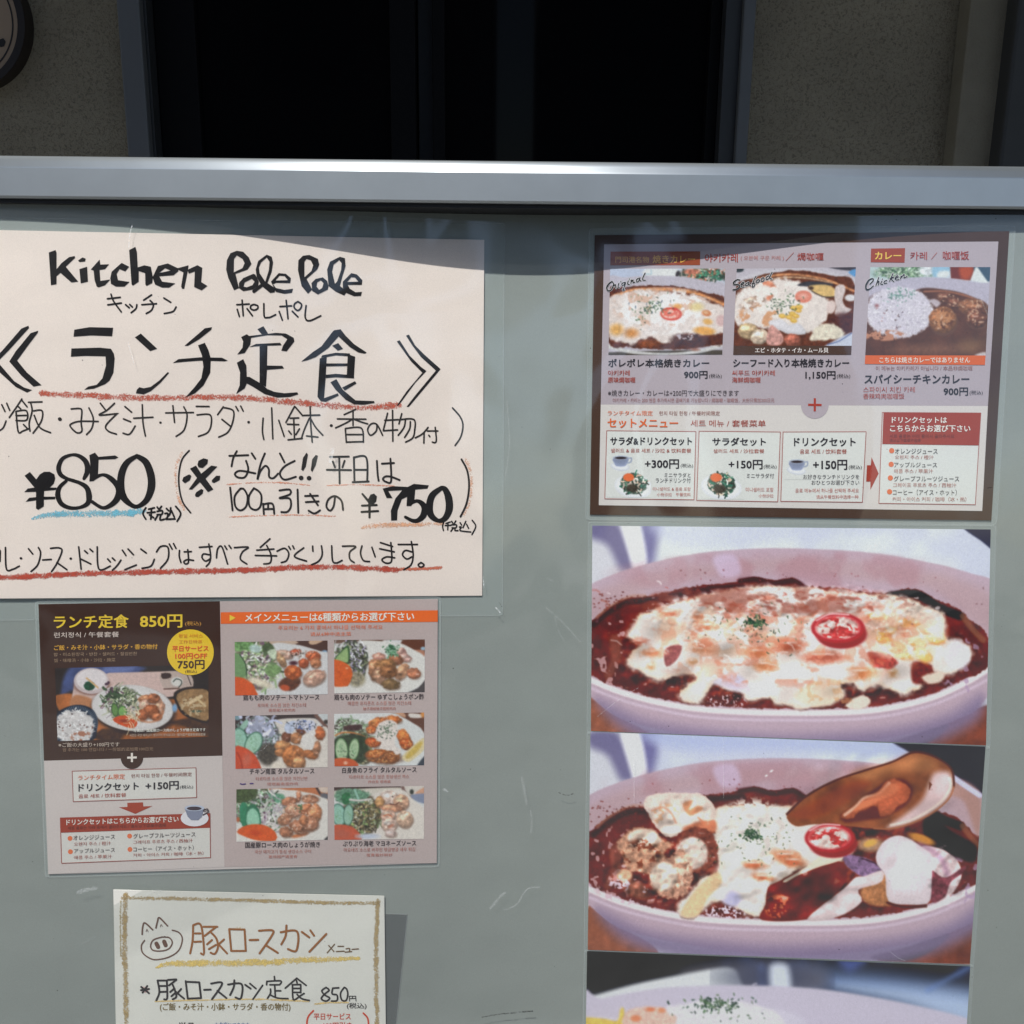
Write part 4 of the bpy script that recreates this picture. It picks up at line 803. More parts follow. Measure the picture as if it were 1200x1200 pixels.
        c.G('970,380 1040,365 1055,420 1030,500 1060,560 1110,580 1060,620 1000,650 960,620 975,560 960,500', (214, 200, 198), 1, tex=.12); c.E(1100, 480, 50, 30, (222, 220, 224), 0, 1.2); c.E(1030, 720, 130, 110, (70, 28, 24), 0, 3, tex=.3, a=.8); c.E(930, 560, 40, 60, (226, 206, 200), 10, 1.2)
        for x, y in ((600, 570), (640, 590), (590, 620), (560, 650), (620, 640), (500, 640), (650, 560), (600, 680)): c.E(x, y, 30, 20, (206, 150, 50), 10, 1); c.E(x, y - 3, 24, 14, (234, 196, 100), 10, 1)
        c.G('390,680 500,670 560,720 640,700 700,760 700,800 560,800 470,760 390,720', (226, 224, 230), 1, shade=.15); meat(c, 200, 770, 90, 70, (200, 170, 130), 0); meat(c, 300, 820, 80, 66, (224, 200, 176), -20); c.G('370,790 400,720 440,740 510,820 490,890 370,890', (205, 150, 140), 1, tex=.35, tf=.4); meat(c, 590, 850, 70, 54, (176, 96, 76), 0); c.G('800,740 950,710 1060,790 1000,840 860,850 740,850 760,800', (230, 220, 200), 1.5, warp=2, tex=.15); c.G('880,900 1130,780 1130,920 880,920', (200, 206, 222), 1.5); c.L('900,890 1000,860 1110,790', 7, (60, 80, 140), .8)
        c.S(50, 530, 530, 130, 80, 16, 6, GRN, .4); c.S(20, 450, 570, 60, 60, 14, 6, GRN, .4)
    else:
        c = Cv([(1020, 313), (1160.6, 313), (1155, 416.6), (1014, 416.4)], .66, (200, 204, 214)).tr(1005, 285, 6.667)
        c.G('100,180 640,180 600,270 110,275', (180, 200, 200), 1.5); salad(c, 360, 225, 230, 50, 110, 36, 9, [(90, 130, 80), (60, 90, 66), (210, 220, 210), (150, 176, 140)], (120, 150, 120)); c.E(540, 215, 60, 40, (214, 220, 222), 0, 2, tex=.3); c.G('590,185 730,185 700,270 600,270', (150, 190, 214), 2); c.G('640,220 720,220 700,270 620,265', (222, 228, 226), 2)
        c.G('722,180 920,180 880,290 730,275', (110, 40, 26), 1, smooth=False); c.G('800,190 900,190 870,280 810,270', (176, 70, 30), 3); c.G('905,180 1040,180 1040,300 920,290', (60, 84, 104), 1, smooth=False); c.G('920,190 935,185 1030,320 930,300 885,288', (222, 228, 226), 1, smooth=False)
        c.G('90,340 250,285 500,265 720,275 950,310 1050,335 1050,600 90,600', (186, 180, 196), 1, tex=.03)
        c.G('450,370 700,365 900,420 1030,520 1030,900 60,900 60,640 300,600', (88, 50, 34), 1.2, tex=.22, tf=.07); c.L('520,378 700,378 900,430 1025,515', 10, (176, 110, 76), 1.2); c.E(560, 830, 300, 40, (140, 92, 66), 0, 6, a=.6, tex=.2); c.E(880, 800, 90, 50, (136, 96, 62), 0, 6, a=.6)
        c.G('560,450 600,435 650,465 620,500 600,490', (190, 176, 182), 1.5)
        c.E(300, 560, 290, 190, (84, 48, 34), 0, 3, a=.9); c.E(325, 540, 262, 198, (212, 206, 216), 0, 1.4, warp=2, wf=.3, tex=.05)
        c.S(520, 325, 540, 262, 198, 12, 5, [(236, 232, 240), (184, 176, 192), (222, 216, 226)], .45, gauss=False, a=.85); c.N(200, 720, 200, 50, (190, 130, 100), .2, .5, .1); c.S(22, 300, 590, 200, 160, 8, 5, [(90, 60, 60), (60, 44, 44), (150, 100, 100)], .4); c.E(150, 488, 14, 12, (150, 90, 90), 0, 2)
        c.S(60, 330, 405, 100, 60, 12, 5, [(90, 140, 120), (60, 110, 90), (120, 160, 150)], .4)
        for a in ((700, 430, 80, 48, (110, 66, 46), 20), (760, 470, 70, 40, (100, 58, 40), 30), (900, 500, 120, 66, (132, 82, 52), 10), (930, 580, 90, 80, (112, 64, 42), 0), (665, 600, 108, 104, (146, 92, 54), 0)): meat(c, *a); c.N(a[0], a[1] - 10, a[2], a[3], (222, 180, 150), .4, .64, .05, a=.8, k=1)
        c.N(665, 600, 100, 95, (96, 54, 32), .18, .54, .08, k=2); c.N(660, 600, 90, 80, (190, 130, 84), .3, .6, .06, k=3); c.G('920,870 1000,850 1000,900 930,880', (200, 190, 190), 1.5)
    c.C = c.C * .9 + 12; c.blur(1); c.grain(.06, .8)
    return c.build('food_photo', lift, parent)

def cup(c, x, y, s, saucer=True):
    if saucer: c.E(x - 4 * s, y + 36 * s, 62 * s, 28 * s, (196, 200, 210), 8, .8); c.E(x - 4 * s, y + 33 * s, 56 * s, 23 * s, (222, 224, 228), 8, .8)
    c.L([(x + 42 * s, y - 16 * s), (x + 70 * s, y - 22 * s), (x + 68 * s, y + 4 * s), (x + 44 * s, y + 12 * s)], 9 * s, (150, 160, 182), .5)
    c.G(f'{x-52*s},{y-22*s} {x+50*s},{y-22*s} {x+42*s},{y+14*s} {x+26*s},{y+34*s} {x-28*s},{y+34*s} {x-44*s},{y+14*s}', (128, 136, 160), .7, shade=-.25)
    c.E(x, y - 24 * s, 52 * s, 14 * s, (176, 186, 204), 0, .6); c.E(x, y - 22 * s, 40 * s, 9 * s, (50, 40, 44), 0, .6)
def salad_plate(c, x, y, s):
    c.E(x, y, 84 * s, 52 * s, (214, 216, 222), 8, 1); c.E(x, y - 2 * s, 76 * s, 44 * s, (228, 230, 232), 8, 2)
    c.E(x, y - 12 * s, 58 * s, 46 * s, (78, 92, 80), 12, 1, warp=1.2, wf=.5, tex=.5, tf=.7)
    c.S(120, x + 2 * s, y - 10 * s, 52 * s, 42 * s, 14 * s, 6 * s, [(50, 110, 90), (40, 70, 60), (230, 214, 200), (90, 130, 110), (60, 60, 54), (220, 190, 170)], .45, gauss=False)
    c.E(x - 22 * s, y - 40 * s, 24 * s, 18 * s, (222, 110, 66), 0, .8); c.E(x - 6 * s, y + 8 * s, 26 * s, 18 * s, (64, 56, 46), 0, 1.5, tex=.5)
def picture(q, base, fn, lift, parent, name='menu_picture', step=.55):
    c = Cv(q, step, base); fn(c); c.grain(.03, .9); return c.build(name, lift, parent)
# ================================================================ SETTING
def mat_simple(name, rgb, rough=0.6, metal=0.0, amp=0.1, scale=8, bump=0.0, bscale=200, spec=0.5):
    m, nt, b = newmat(name); mx, no, tc = noise_mix(nt, np.array(rgb, float), amp, scale)
    nt.links.new(mx.outputs[2], b.inputs['Base Color']); b.inputs['Roughness'].default_value = rough; b.inputs['Metallic'].default_value = metal
    b.inputs['Specular IOR Level'].default_value = spec
    if bump:
        n = nt.nodes.new('ShaderNodeTexNoise'); n.inputs['Scale'].default_value = bscale; n.inputs['Detail'].default_value = 4; n.inputs['Roughness'].default_value = .65
        nt.links.new(tc.outputs['Object'], n.inputs['Vector'])
        bp = nt.nodes.new('ShaderNodeBump'); bp.inputs['Strength'].default_value = 1; bp.inputs['Distance'].default_value = bump
        nt.links.new(n.outputs['Fac'], bp.inputs['Height']); nt.links.new(bp.outputs[0], b.inputs['Normal'])
    return m
def stucco():
    m, nt, b = newmat('sprayed_stucco'); mx, no, tc = noise_mix(nt, np.array((.40, .345, .245)), .16, 5)
    v = nt.nodes.new('ShaderNodeTexNoise'); v.inputs['Scale'].default_value = 210; v.inputs['Detail'].default_value = 3; v.inputs['Distortion'].default_value = 1.2
    nt.links.new(tc.outputs['Object'], v.inputs['Vector'])
    mr = nt.nodes.new('ShaderNodeMapRange'); mr.inputs['From Min'].default_value = .36; mr.inputs['From Max'].default_value = .48; mr.inputs['To Min'].default_value = .62
    nt.links.new(v.outputs['Fac'], mr.inputs['Value'])
    m2 = nt.nodes.new('ShaderNodeMix'); m2.data_type = 'RGBA'; m2.blend_type = 'MULTIPLY'; m2.inputs[0].default_value = 1
    nt.links.new(mx.outputs[2], m2.inputs[6]); nt.links.new(mr.outputs[0], m2.inputs[7]); nt.links.new(m2.outputs[2], b.inputs['Base Color'])
    b.inputs['Roughness'].default_value = .9
    bp = nt.nodes.new('ShaderNodeBump'); bp.inputs['Distance'].default_value = .004; bp.inputs['Strength'].default_value = 1
    nt.links.new(v.outputs['Fac'], bp.inputs['Height']); nt.links.new(bp.outputs[0], b.inputs['Normal'])
    return m
YW = 1.9
def wpt(u, v, Y=YW):
    d = rays([(u, v)])[0]; p = cam_ + d * ((Y - cam_[1]) / d[1]); return p
def wx(u, Y=YW, v=90): return float(wpt(u, v, Y)[0])
STU = stucco()
g = mesh_py('ground', [(-60, -60, 0), (60, -60, 0), (60, 60, 0), (-60, 60, 0)], [(0, 1, 2, 3)], mat_simple('paving', (.09, .088, .085), .85, amp=.25, scale=3)); g['kind'] = 'structure'
road = mesh_py('road', [(-60, -9.4, .004), (60, -9.4, .004), (60, -3.2, .004), (-60, -3.2, .004)], [(0, 1, 2, 3)], mat_simple('asphalt', (.05, .05, .052), .9, amp=.3, scale=30)); road['kind'] = 'structure'

house = thing('cafe_building', 'shaded cafe front of speckled beige stucco with a dark window behind the board', 'building')
xl, xr = wx(150), wx(877)
zb, zt = 0.95, 2.25
for b_ in ((-6, YW, 0, xl + .012, YW + .15, 3.4), (xr - .012, YW, 0, 5, YW + .15, 3.4), (xl + .012, YW, 0, xr - .012, YW + .15, zb), (xl + .012, YW, zt, xr - .012, YW + .15, 3.4)): boxes('wall', [b_], STU, house)
boxes('pillar', [(wx(1128, YW - .05), YW - .05, 0, wx(1181, YW - .05), YW - .001, 2.95)], mat_simple('tan_stucco', (.34, .30, .22), .9, amp=.2, scale=5, bump=.003, bscale=220), house, .004)
shade_eave = boxes('shade_eave', [(-6, 0.95, 2.5, 5, YW - .002, 2.62)], mat_simple('shade_eave_board', (.12, .11, .1), .8), house)  # unseen overhang, added above the view to keep the sun off the wall
FRM = mat_simple('window_aluminium', (.15, .155, .16), .5, .1, .06); DRK = mat_simple('bronze_sash', (.004, .004, .005), .6, 0, .1, spec=.15)
wf = [boxes('window_frame', [b_], FRM, house, .003) for b_ in ((xl, YW - .03, zb, wx(176), YW + .06, zt), (wx(863), YW - .03, zb, xr, YW + .06, zt), (xl, YW - .03, zb - .04, xr, YW + .06, zb - .0005), (xl, YW - .03, zt + .0005, xr, YW + .06, zt + .04))][0]
LIP = mat_simple('dark_lip', (.05, .052, .055), .5, .2)
boxes('frame_lip', [(wx(176), YW - .012, zb, wx(179.5), YW + .05, zt)], LIP, wf, .001)
boxes('frame_lip', [(wx(845), YW - .014, zb, wx(863), YW + .05, zt)], LIP, wf, .001)
for x0, x1, d0 in ((180, 228, .02), (456, 486, .015), (505, 520, .03), (832, 844.8, .02)): boxes('sash', [(wx(x0), YW + d0, zb, wx(x1), YW + d0 + .026, zt)], DRK, house, .002)
m, nt, b = newmat('dark_window_glass'); b.inputs['Base Color'].default_value = (.004, .004, .005, 1); b.inputs['Roughness'].default_value = .03; b.inputs['Specular IOR Level'].default_value = .08
boxes('window_pane', [(wx(228), YW + .034, zb, wx(456), YW + .038, zt)], m, house)
boxes('window_pane', [(wx(520), YW + .044, zb, wx(832), YW + .048, zt)], m, house)
boxes('blind_strip', [(wx(487), YW + .058, zb, wx(505), YW + .062, zt)], mat_simple('faded_blind', (.02, .022, .026), .6, amp=.5, scale=6), house)
boxes('interior', [(xl, YW + .16, 0.9, xr, YW + .17, 2.3)], DRK, house)
post = thing('drain_pipe', 'dark grey square pipe running up the cafe wall at the right edge', 'pipe')
boxes('pipe', [(wx(1183, YW - .09), YW - .09, 0, wx(1183, YW - .09) + .09, YW - .03, 2.49)], mat_simple('grey_pipe', (.06, .06, .058), .6), post, .006)
for z_ in (1.1, 2.1): boxes('bracket', [(wx(1183, YW - .09) - .012, YW - .03, z_, wx(1183, YW - .09) + .1, YW - .0005, z_ + .04)], mat_simple('pipe_bracket', (.08, .08, .08), .5, .5), post)

# round sign on the wall
def disc(name, c, r0, r1, y0, y1, m, parent, n=72):
    V = []; Fc = []
    for k in range(n):
        a = 2 * math.pi * k / n; ca, sa = math.cos(a), math.sin(a)
        V += [(c[0] + r0 * ca, y0, c[2] + r0 * sa), (c[0] + r1 * ca, y0, c[2] + r1 * sa), (c[0] + r1 * ca, y1, c[2] + r1 * sa), (c[0] + r0 * ca, y1, c[2] + r0 * sa)]
    for k in range(n):
        a, b = 4 * k, 4 * ((k + 1) % n)
        Fc += [(a, b, b + 1, a + 1), (a + 1, b + 1, b + 2, a + 2)] + ([(a, a + 3, b + 3, b)] if r0 > 0 else [])
    return mesh_py(name, V, Fc, m, parent)
rs = thing('round_sign', 'round tan sign with a black rim hanging on the stucco wall', 'sign')
ys = YW - .035; cs = wpt(-49.4, 22, ys); ks = float(np.linalg.norm(wpt(28.6, 22, ys) - cs)) / 78
disc('rim', cs, 69.5 * ks, 78 * ks, ys, YW - .001, mat_simple('black_rim', (.022, .016, .014), .5), rs)
disc('face', cs, 0.0001, 69.5 * ks, ys + .004, ys + .02, mat_simple('tan_board', (.40, .29, .20), .6, amp=.1, scale=12), rs)
disc('ring_line', cs, 62 * ks, 63.6 * ks, ys + .003, ys + .0038, mat_simple('black_paint', (.02, .018, .018), .6), rs)
bm_ = [(cs[0] + x * ks, ys + .003, cs[2] - y * ks) for x, y in ((44, 22), (50, 20), (52.5, 24), (50, 29), (46, 30), (42, 27))]
mesh_py('lettering', bm_, [tuple(range(6))], MATS.get('bp') or mat_simple('black_letter_paint', (.02, .018, .018), .6), rs)

# street behind the camera, seen only as mirror images in the plastic and the window
def far_building(x0, x1, h, y, rgb, label):
    t = thing('street_building', label, 'building')
    boxes('wall', [(x0, y - 5, 0, x1, y, h)], mat_simple('render_%d' % int(abs(x0) * 10), rgb, .85, amp=.1, scale=.6), t)
    boxes('roof', [(x0 - .2, y - 5.2, h, x1 + .2, y + .25, h + .25)], mat_simple('roof_%d' % int(abs(x0) * 10), (.06, .06, .065), .7), t)
    gm = mat_simple('street_glass', (.02, .025, .03), .1)
    n = int((x1 - x0) / 2.2)
    for k in range(n):
        for z in (0.9, 3.4):
            if z + 1.4 > h: continue
            xx = x0 + .7 + k * 2.2; f = boxes('window', [(xx, y, z, xx + 1.3, y + .04, z + 1.3)], FRM, t)
            boxes('pane', [(xx + .06, y + .041, z + .06, xx + 1.24, y + .05, z + 1.24)], gm, f)
far_building(-15, -.35, 6.2, -10.2, (.22, .19, .17), 'dark two storey building across the street on the left, only mirrored in the plastic')
far_building(.3, 2.6, 6.6, -10.6, (.13, .12, .11), 'lower grey building across the street on the right, only mirrored in the plastic')

# ================================================================ DISPLAY BOARD
board = thing('display_board', 'aluminium framed display board with a grey green back panel and clear front sheet', 'display board')
top_b = board_ab(600, 186.5)[1]; bot_b = board_ab(600, 238)[1]
AL = mat_simple('anodised_aluminium', (.50, .545, .56), .37, .82, .05, 30, spec=.5)
def rail(name, a0, a1, b0, b1, horizontal=True, r=.009):
    prof = [(b1 - .0005, -.036), (b1, -.0062), (b1 - .0008, -.0046), (b1 - .0042, -.0025), (b1 - .0082, -.0006), (b1 - .0094, 0)] + [(b0 + .0015, 0), (b0, -.0015), (b0, -.036)]
    V = []; n = len(prof)
    for a in (a0, a1): V += [ab(a, p, q) for p, q in prof]
    Fc = [(k, (k + 1) % n, n + (k + 1) % n, n + k) for k in range(n)] + [tuple(range(n))[::-1], tuple(range(n, 2 * n))]
    o = mesh_py(name, V, Fc, AL, board)
    for p in o.data.polygons: p.use_smooth = p.index in (1, 2, 3, 4)
    return o
rail('top_rail', -.70, .74, bot_b, top_b)
b_low = -1.02
rail('bottom_rail', -.70, .74, b_low - .03, b_low)
def post_(name, a0, a1):
    V = [ab(a, b, n) for a in (a0, a1) for b in (-1.195, bot_b - .0005) for n in (-.034, -.001)]
    return mesh_py(name, V, [(0, 1, 3, 2), (4, 6, 7, 5), (0, 4, 5, 1), (2, 3, 7, 6), (1, 5, 7, 3), (0, 2, 6, 4)], AL, board)
post_('side_post', -.69, -.655); post_('side_post', .695, .73)
na, nb = 120, 60
aa, bb = np.meshgrid(np.linspace(-.6545, .6945, na + 1), np.linspace(b_low + .001, bot_b + .02, nb + 1))
aa = aa.ravel(); bb = bb.ravel()
V = np.array(O) + aa[:, None] * np.array(BX) + bb[:, None] * Z_ - depth(aa, bb)[:, None] * N_
back = mesh_np('back_panel', V, grid_faces(na, nb)[:, ::-1], None, board, True)
back.data.materials.append(paper_mat('grey_green_panel', (140, 146, 142), .42, .05, speck=.8))
V2 = V + (.0046) * N_
pane = mesh_np('front_sheet', V2, grid_faces(na, nb)[:, ::-1], film_mat('clear_acrylic', PANE_GLOSS, milky=.017), board, True)

def tinted(name, q, lift, r, a=.10, rgb=(.8, .9, .88), parent=None, dark=False):
    """a clear sleeve: faint film with a raised welded rim"""
    pts = rquad(q, r)
    k = ('film', a, rgb)
    if k not in MATS:
        m, nt, bs = newmat('sleeve_film'); bs.inputs['Base Color'].default_value = (*rgb, 1); bs.inputs['Roughness'].default_value = .2; bs.inputs['Alpha'].default_value = a; MATS[k] = m
    o = sheet(name, q, lift, MATS[k], parent, 40, 36)
    b2 = Bag(); P = [tuple(p) for p in pts]; P.append(P[0])
    for i in range(len(P) - 1): b2.ribbon([P[i], P[i + 1]], .9, lift + .0002, caps=False)
    k2 = ('rim', rgb)
    if k2 not in MATS:
        m, nt, bs = newmat('welded_rim'); bs.inputs['Base Color'].default_value = (.66, .72, .72, 1); bs.inputs['Roughness'].default_value = .15; bs.inputs['Alpha'].default_value = .22; MATS[k2] = m
    b2.build('rim', MATS[k2], o); return o

# black strip drawing the gap shadow under the top rail, and a joint in the rail
gv = [ab(a, b_, n) for a in (-.654, .694) for b_ in (bot_b - .0026, bot_b - .0002) for n in (-.034, -.004)]
mesh_py('gap_shadow_strip', gv, [(0, 1, 3, 2), (4, 6, 7, 5), (0, 4, 5, 1), (2, 3, 7, 6), (1, 5, 7, 3), (0, 2, 6, 4)], mat_simple('gap_shadow_black', (.015, .015, .016), .6), board)
# scuffs, tape ends and scratches on the clear front sheet
def scuff(pts, w, a, rgb=(.85, .88, .88)):
    k = ('scuff', a, rgb)
    if k not in MATS:
        m, nt, bs = newmat('scuff'); bs.inputs['Base Color'].default_value = (*rgb, 1); bs.inputs['Roughness'].default_value = .5
        tc = nt.nodes.new('ShaderNodeTexCoord'); n = nt.nodes.new('ShaderNodeTexNoise'); n.inputs['Scale'].default_value = 700; nt.links.new(tc.outputs['Object'], n.inputs['Vector'])
        mr = nt.nodes.new('ShaderNodeMapRange'); mr.inputs['From Min'].default_value = .35; mr.inputs['From Max'].default_value = .65; mr.inputs['To Max'].default_value = a
        nt.links.new(n.outputs['Fac'], mr.inputs['Value']); nt.links.new(mr.outputs[0], bs.inputs['Alpha']); MATS[k] = m
    SC.setdefault(k, Bag()).ribbon(pts, w, .0049, jit=.3)
SC = {}
for p, w_, a in (([(155, 264), (152, 275), (151, 290)], 1.1, .6), ([(150, 401), (154, 415), (157, 427)], 1.0, .5), ([(390, 527), (388, 535), (387, 541)], 4, .55), ([(172, 1046 + 4), (180, 1044), (190, 1043)], 3, .12),
                 ([(92, 1046), (100, 1043), (112, 1041)], 4.5, .3), ([(575, 1064), (585, 1052), (592, 1046)], 3, .22), ([(592, 1066), (605, 1060), (618, 1042), (632, 1040)], 2, .18), ([(612, 912), (615, 930), (617, 942)], 3, .14), ([(622, 950), (623, 965), (622, 976)], 2.5, .12),
                 ([(520, 925), (524, 927)], 3, .3), ([(640, 712), (660, 730), (680, 752)], 2, .10), ([(650, 722), (655, 740), (662, 752)], 1.2, .10), ([(180, 1044), (186, 1050)], 1, .2), ([(700, 840), (725, 820), (748, 806)], .8, .3), ([(743, 885), (743, 940)], .7, .35), ([(848, 862), (848, 935)], .6, .3),
                 ([(1150, 352), (1158, 372), (1156, 390)], 1.2, .12), ([(594, 470), (597, 520), (592, 560)], 1, .15), ([(566, 676), (567, 688)], 1.4, .6), ([(581, 712), (586, 718)], 1.6, .5)):
    scuff(p, w_, a)
for _ in range(7):
    x, y = RNG.rand() * 1200, 255 + RNG.rand() * 930; th = RNG.rand() * 3.1; l = 6 + 26 * RNG.rand() ** 2
    scuff([(x, y), (x + l * .5 * math.cos(th), y + l * .5 * math.sin(th) + 1.5), (x + l * math.cos(th), y + l * math.sin(th))], .35 + .4 * RNG.rand(), .22)
for p, w_ in (([(655, 929), (664, 932), (672, 930)], 1.1), ([(1158, 572), (1162, 571)], 1), ([(565, 1192), (590, 1188), (624, 1185)], 1.6), ([(585, 706), (588, 711)], 1)): scuff(p, w_, .75, (.03, .03, .03))
for q_ in range(70):
    x, y = RNG.rand() * 1200, 255 + RNG.rand() * 930; scuff([(x, y)], .5 + .8 * RNG.rand(), .75, (.03, .03, .03))
for k, b_ in SC.items():
    o_ = b_.build('scuff_marks', MATS[k], board); o_['kind'] = 'stuff'
# ================================================================ HAND-LETTERED POSTER
L0 = .0012
K1, K2, G1 = (40, 280, 6), (240, 280, 6), (0, 240, 4)
L1, L2, L3 = (0, 370, 6), (180, 370, 6), (360, 370, 6)
M1, M2, M3 = (0, 465, 6), (180, 465, 6), (360, 465, 6)
P1, P2, P3 = (20, 520, 6), (200, 515, 6), (380, 515, 6)
Q1, Q2, Q3 = (0, 630, 6), (180, 625, 6), (360, 625, 6)
INK = ink((38, 34, 36), .35, .15)
po = thing('handwritten_poster', 'large cream hand lettered lunch poster with black brush writing under the rail', 'poster')
sl_ = tinted('clear_sleeve', [(-120, 254), (591, 262), (589, 721), (-120, 728)], .0004, 5, .10, (.75, .88, .88), po)
CURL[0] = lambda uv: .0019 * (vn(uv[:, 0] / 190 + 3, uv[:, 1] / 260 + 5, 1) - .35)
sheet('paper', [(-110, 267.5), (567.5, 281), (565, 698), (-110, 702)], L0, paper_mat('cream_card', (224, 212, 203), .6, .025, .8), po, 60, 20, .0007)
up = L0 + .0002
b = Bag()
polys(b, '103,95 150,78 157,95 157,318 118,325|150,222 190,172 245,128 285,120 288,132 222,195 310,300 262,306 185,238 157,262|308,152 340,130 362,138 358,158 320,162|318,212 372,195 378,300 328,312|398,215 460,145 465,180 527,178 498,212 460,218 465,295 535,285 498,325 455,340 440,335 425,290 418,222|535,275 545,230 615,168 668,195 640,228 600,212 580,245 590,290 670,302 635,335 575,335 540,315|668,78 712,55 722,90 728,200 775,185 820,195 835,270 830,310 790,330 782,320 780,240 735,225 735,300 695,328 685,320|832,270 870,190 940,172 1010,205 1015,225 980,255 880,262 900,300 992,312 950,342 900,342 850,320#878,240 920,205 960,222 885,238|1010,205 1085,185 1082,215 1055,350 1040,350 1033,335 1050,235 1012,216', K1, up)
polys(b, '878,305 925,283 948,295 943,362 972,380 945,401 910,385 913,312 885,322', G1, up)
polys(b, '150,215 155,150 180,100 225,83 270,90 310,130 328,175 300,215 215,245 240,345 205,360 165,275#203,235 205,140 225,115 265,140 280,170 265,205|240,310 270,275 340,245 355,250 380,300 375,330 340,355 270,367 240,345#272,335 280,305 330,280 350,300 335,325 295,340|358,215 375,155 435,110 470,125 480,165 470,230 440,310 500,350 490,375 460,380 400,330 365,270#385,240 380,200 395,165 435,130 455,160 450,220 425,300|465,300 520,240 570,245 605,275 600,310 500,308 480,318 500,345 560,358 620,350 612,378 560,385 500,372#495,292 525,258 560,260 585,290', K2, up)
polys(b, '655,220 658,150 690,118 735,112 795,140 805,180 790,215 715,280 755,355 725,385 680,330#700,270 700,160 715,140 745,150 762,185 750,225|750,310 780,280 830,270 860,295 870,330 865,355 795,390 755,365#785,335 790,305 815,290 835,310 825,345 805,358|860,215 880,160 950,125 985,135 990,190 965,270 950,330 1000,370 980,397 920,370 870,330 865,270#895,230 905,180 945,148 962,170 958,220 930,300 915,315|970,300 1030,240 1070,250 1108,290 1103,322 1005,322 1020,350 1060,375 1105,372 1098,400 1050,402 985,375 970,340#1000,302 1030,268 1055,270 1080,300', K2, up)
strokes(b, '345,368 400,325', K2, 24, up)
strokes(b, '515,420 605,410|518,463 612,450|540,388 560,440 612,512|643,462 668,483|672,460 690,478|722,462 715,490 682,518|825,393 770,430|757,462 860,455|815,432 838,460 825,500 788,524|912,415 960,445|998,478 975,510 915,524', K1, 12, up)
strokes(b, '225,462 312,457|262,430 270,540|228,495 243,545|297,490 335,540|345,460 372,470 370,490 345,500 322,488 325,468 345,460|415,455 418,545 440,552 460,550 498,532|528,475 610,470|572,432 585,560|523,510 545,570|615,508 655,548|655,440 680,460 672,490 650,502 628,480 632,455 655,440|712,468 706,550 735,575 815,540', K2, 12, up)
b.build('lettering', INK, po)
b = Bag()
polys(b, '200,70 204,86 150,145 60,245 0,305 -14,325 0,345 100,460 170,505 225,522 190,540 110,500 0,400 -60,325 20,240 150,90|268,105 265,120 200,205 120,315 190,400 292,488 235,498 150,420 65,322 110,250 215,122|522,98 630,80 795,84 788,144 640,138 517,147|502,230 700,224 780,232 800,265 806,300 797,400 770,455 740,480 660,512 592,520 620,498 680,485 720,440 745,350 742,285 600,282 498,288|948,152 990,125 1105,232 1055,248|955,545 962,520 980,502 1010,510 1060,500 1120,455 1180,395 1188,402 1130,470 1060,530 1010,552', L1, up)
polys(b, '218,210 360,88 410,80 405,98 320,165 240,212|135,332 175,305 330,292 480,295 522,315 500,320 330,315 200,325|312,208 360,190 385,240 402,300 398,400 350,490 290,545 222,575 290,500 335,440 350,360 340,280|730,95 772,73 805,125 760,130|615,150 655,130 672,142 860,120 930,125 985,155 990,180 935,250 898,245 910,210 940,165 900,138 800,136 685,155 680,200 640,262 588,272 625,225 630,180|672,220 720,198 890,190 900,207 800,210 710,215|745,215 800,205 797,350 905,352 917,370 797,380 790,500 745,475|585,330 630,305 652,350 655,430 675,430 760,480 800,515 850,535 920,545 1010,538 1018,552 960,570 870,575 780,550 700,500 655,475 640,510 580,550 605,490 608,400', L2, up)
polys(b, '-42,322 40,255 100,215 180,110 190,102 235,95 270,140 330,200 418,258 405,266 360,258 300,220 220,145 150,225 60,290 0,313|175,210 218,192 252,232 215,245|98,295 105,278 200,260 300,265 300,285 200,278 135,290|285,270 337,288 328,440 278,425|133,335 284,335 284,353 133,355|132,415 200,408 285,415 330,432 330,440 200,432 130,438|88,300 137,288 130,430 118,580 215,545 222,560 130,605 95,600 72,570|163,468 205,445 250,520 340,595 470,600 475,612 400,625 330,622 270,590 200,520|245,505 335,460 347,475 265,525|630,180 650,172 720,280 800,360 838,388 760,470 650,620 635,635 632,628 700,530 810,400 730,320|695,140 715,132 760,210 820,270 938,375 850,480 715,640 698,640 760,560 905,385 800,290 740,210', L3, up)
b.build('lettering', INK, po)
b = Bag()
W = 11.5
strokes(b, '12,55 35,103|47,45 68,95|42,170 20,220 -20,245|153,15 110,80 65,145|150,20 190,70|118,100 185,98 187,162 112,166|130,70 145,85|112,105 128,245 160,240 205,222|165,195 190,220|112,132 185,130|200,38 295,35|215,40 225,100 205,180 210,240|235,98 295,98 290,170 232,255|240,130 280,215 355,252|500,85 560,82 575,100 570,180 575,240 540,252 495,210 500,190 560,172 690,173|625,78 655,150 645,220 608,265|705,45 740,90|805,45 750,95 698,128 820,118 820,120 745,200 760,240 818,262|878,68 925,108|868,155 918,175|865,255 910,262 950,205|940,150 1075,143|1000,55 1005,180 1022,275', M1, W, up)
strokes(b, '419,156 422,157', M1, 25, up); strokes(b, '1127,181 1129,181', M1, 16, up)
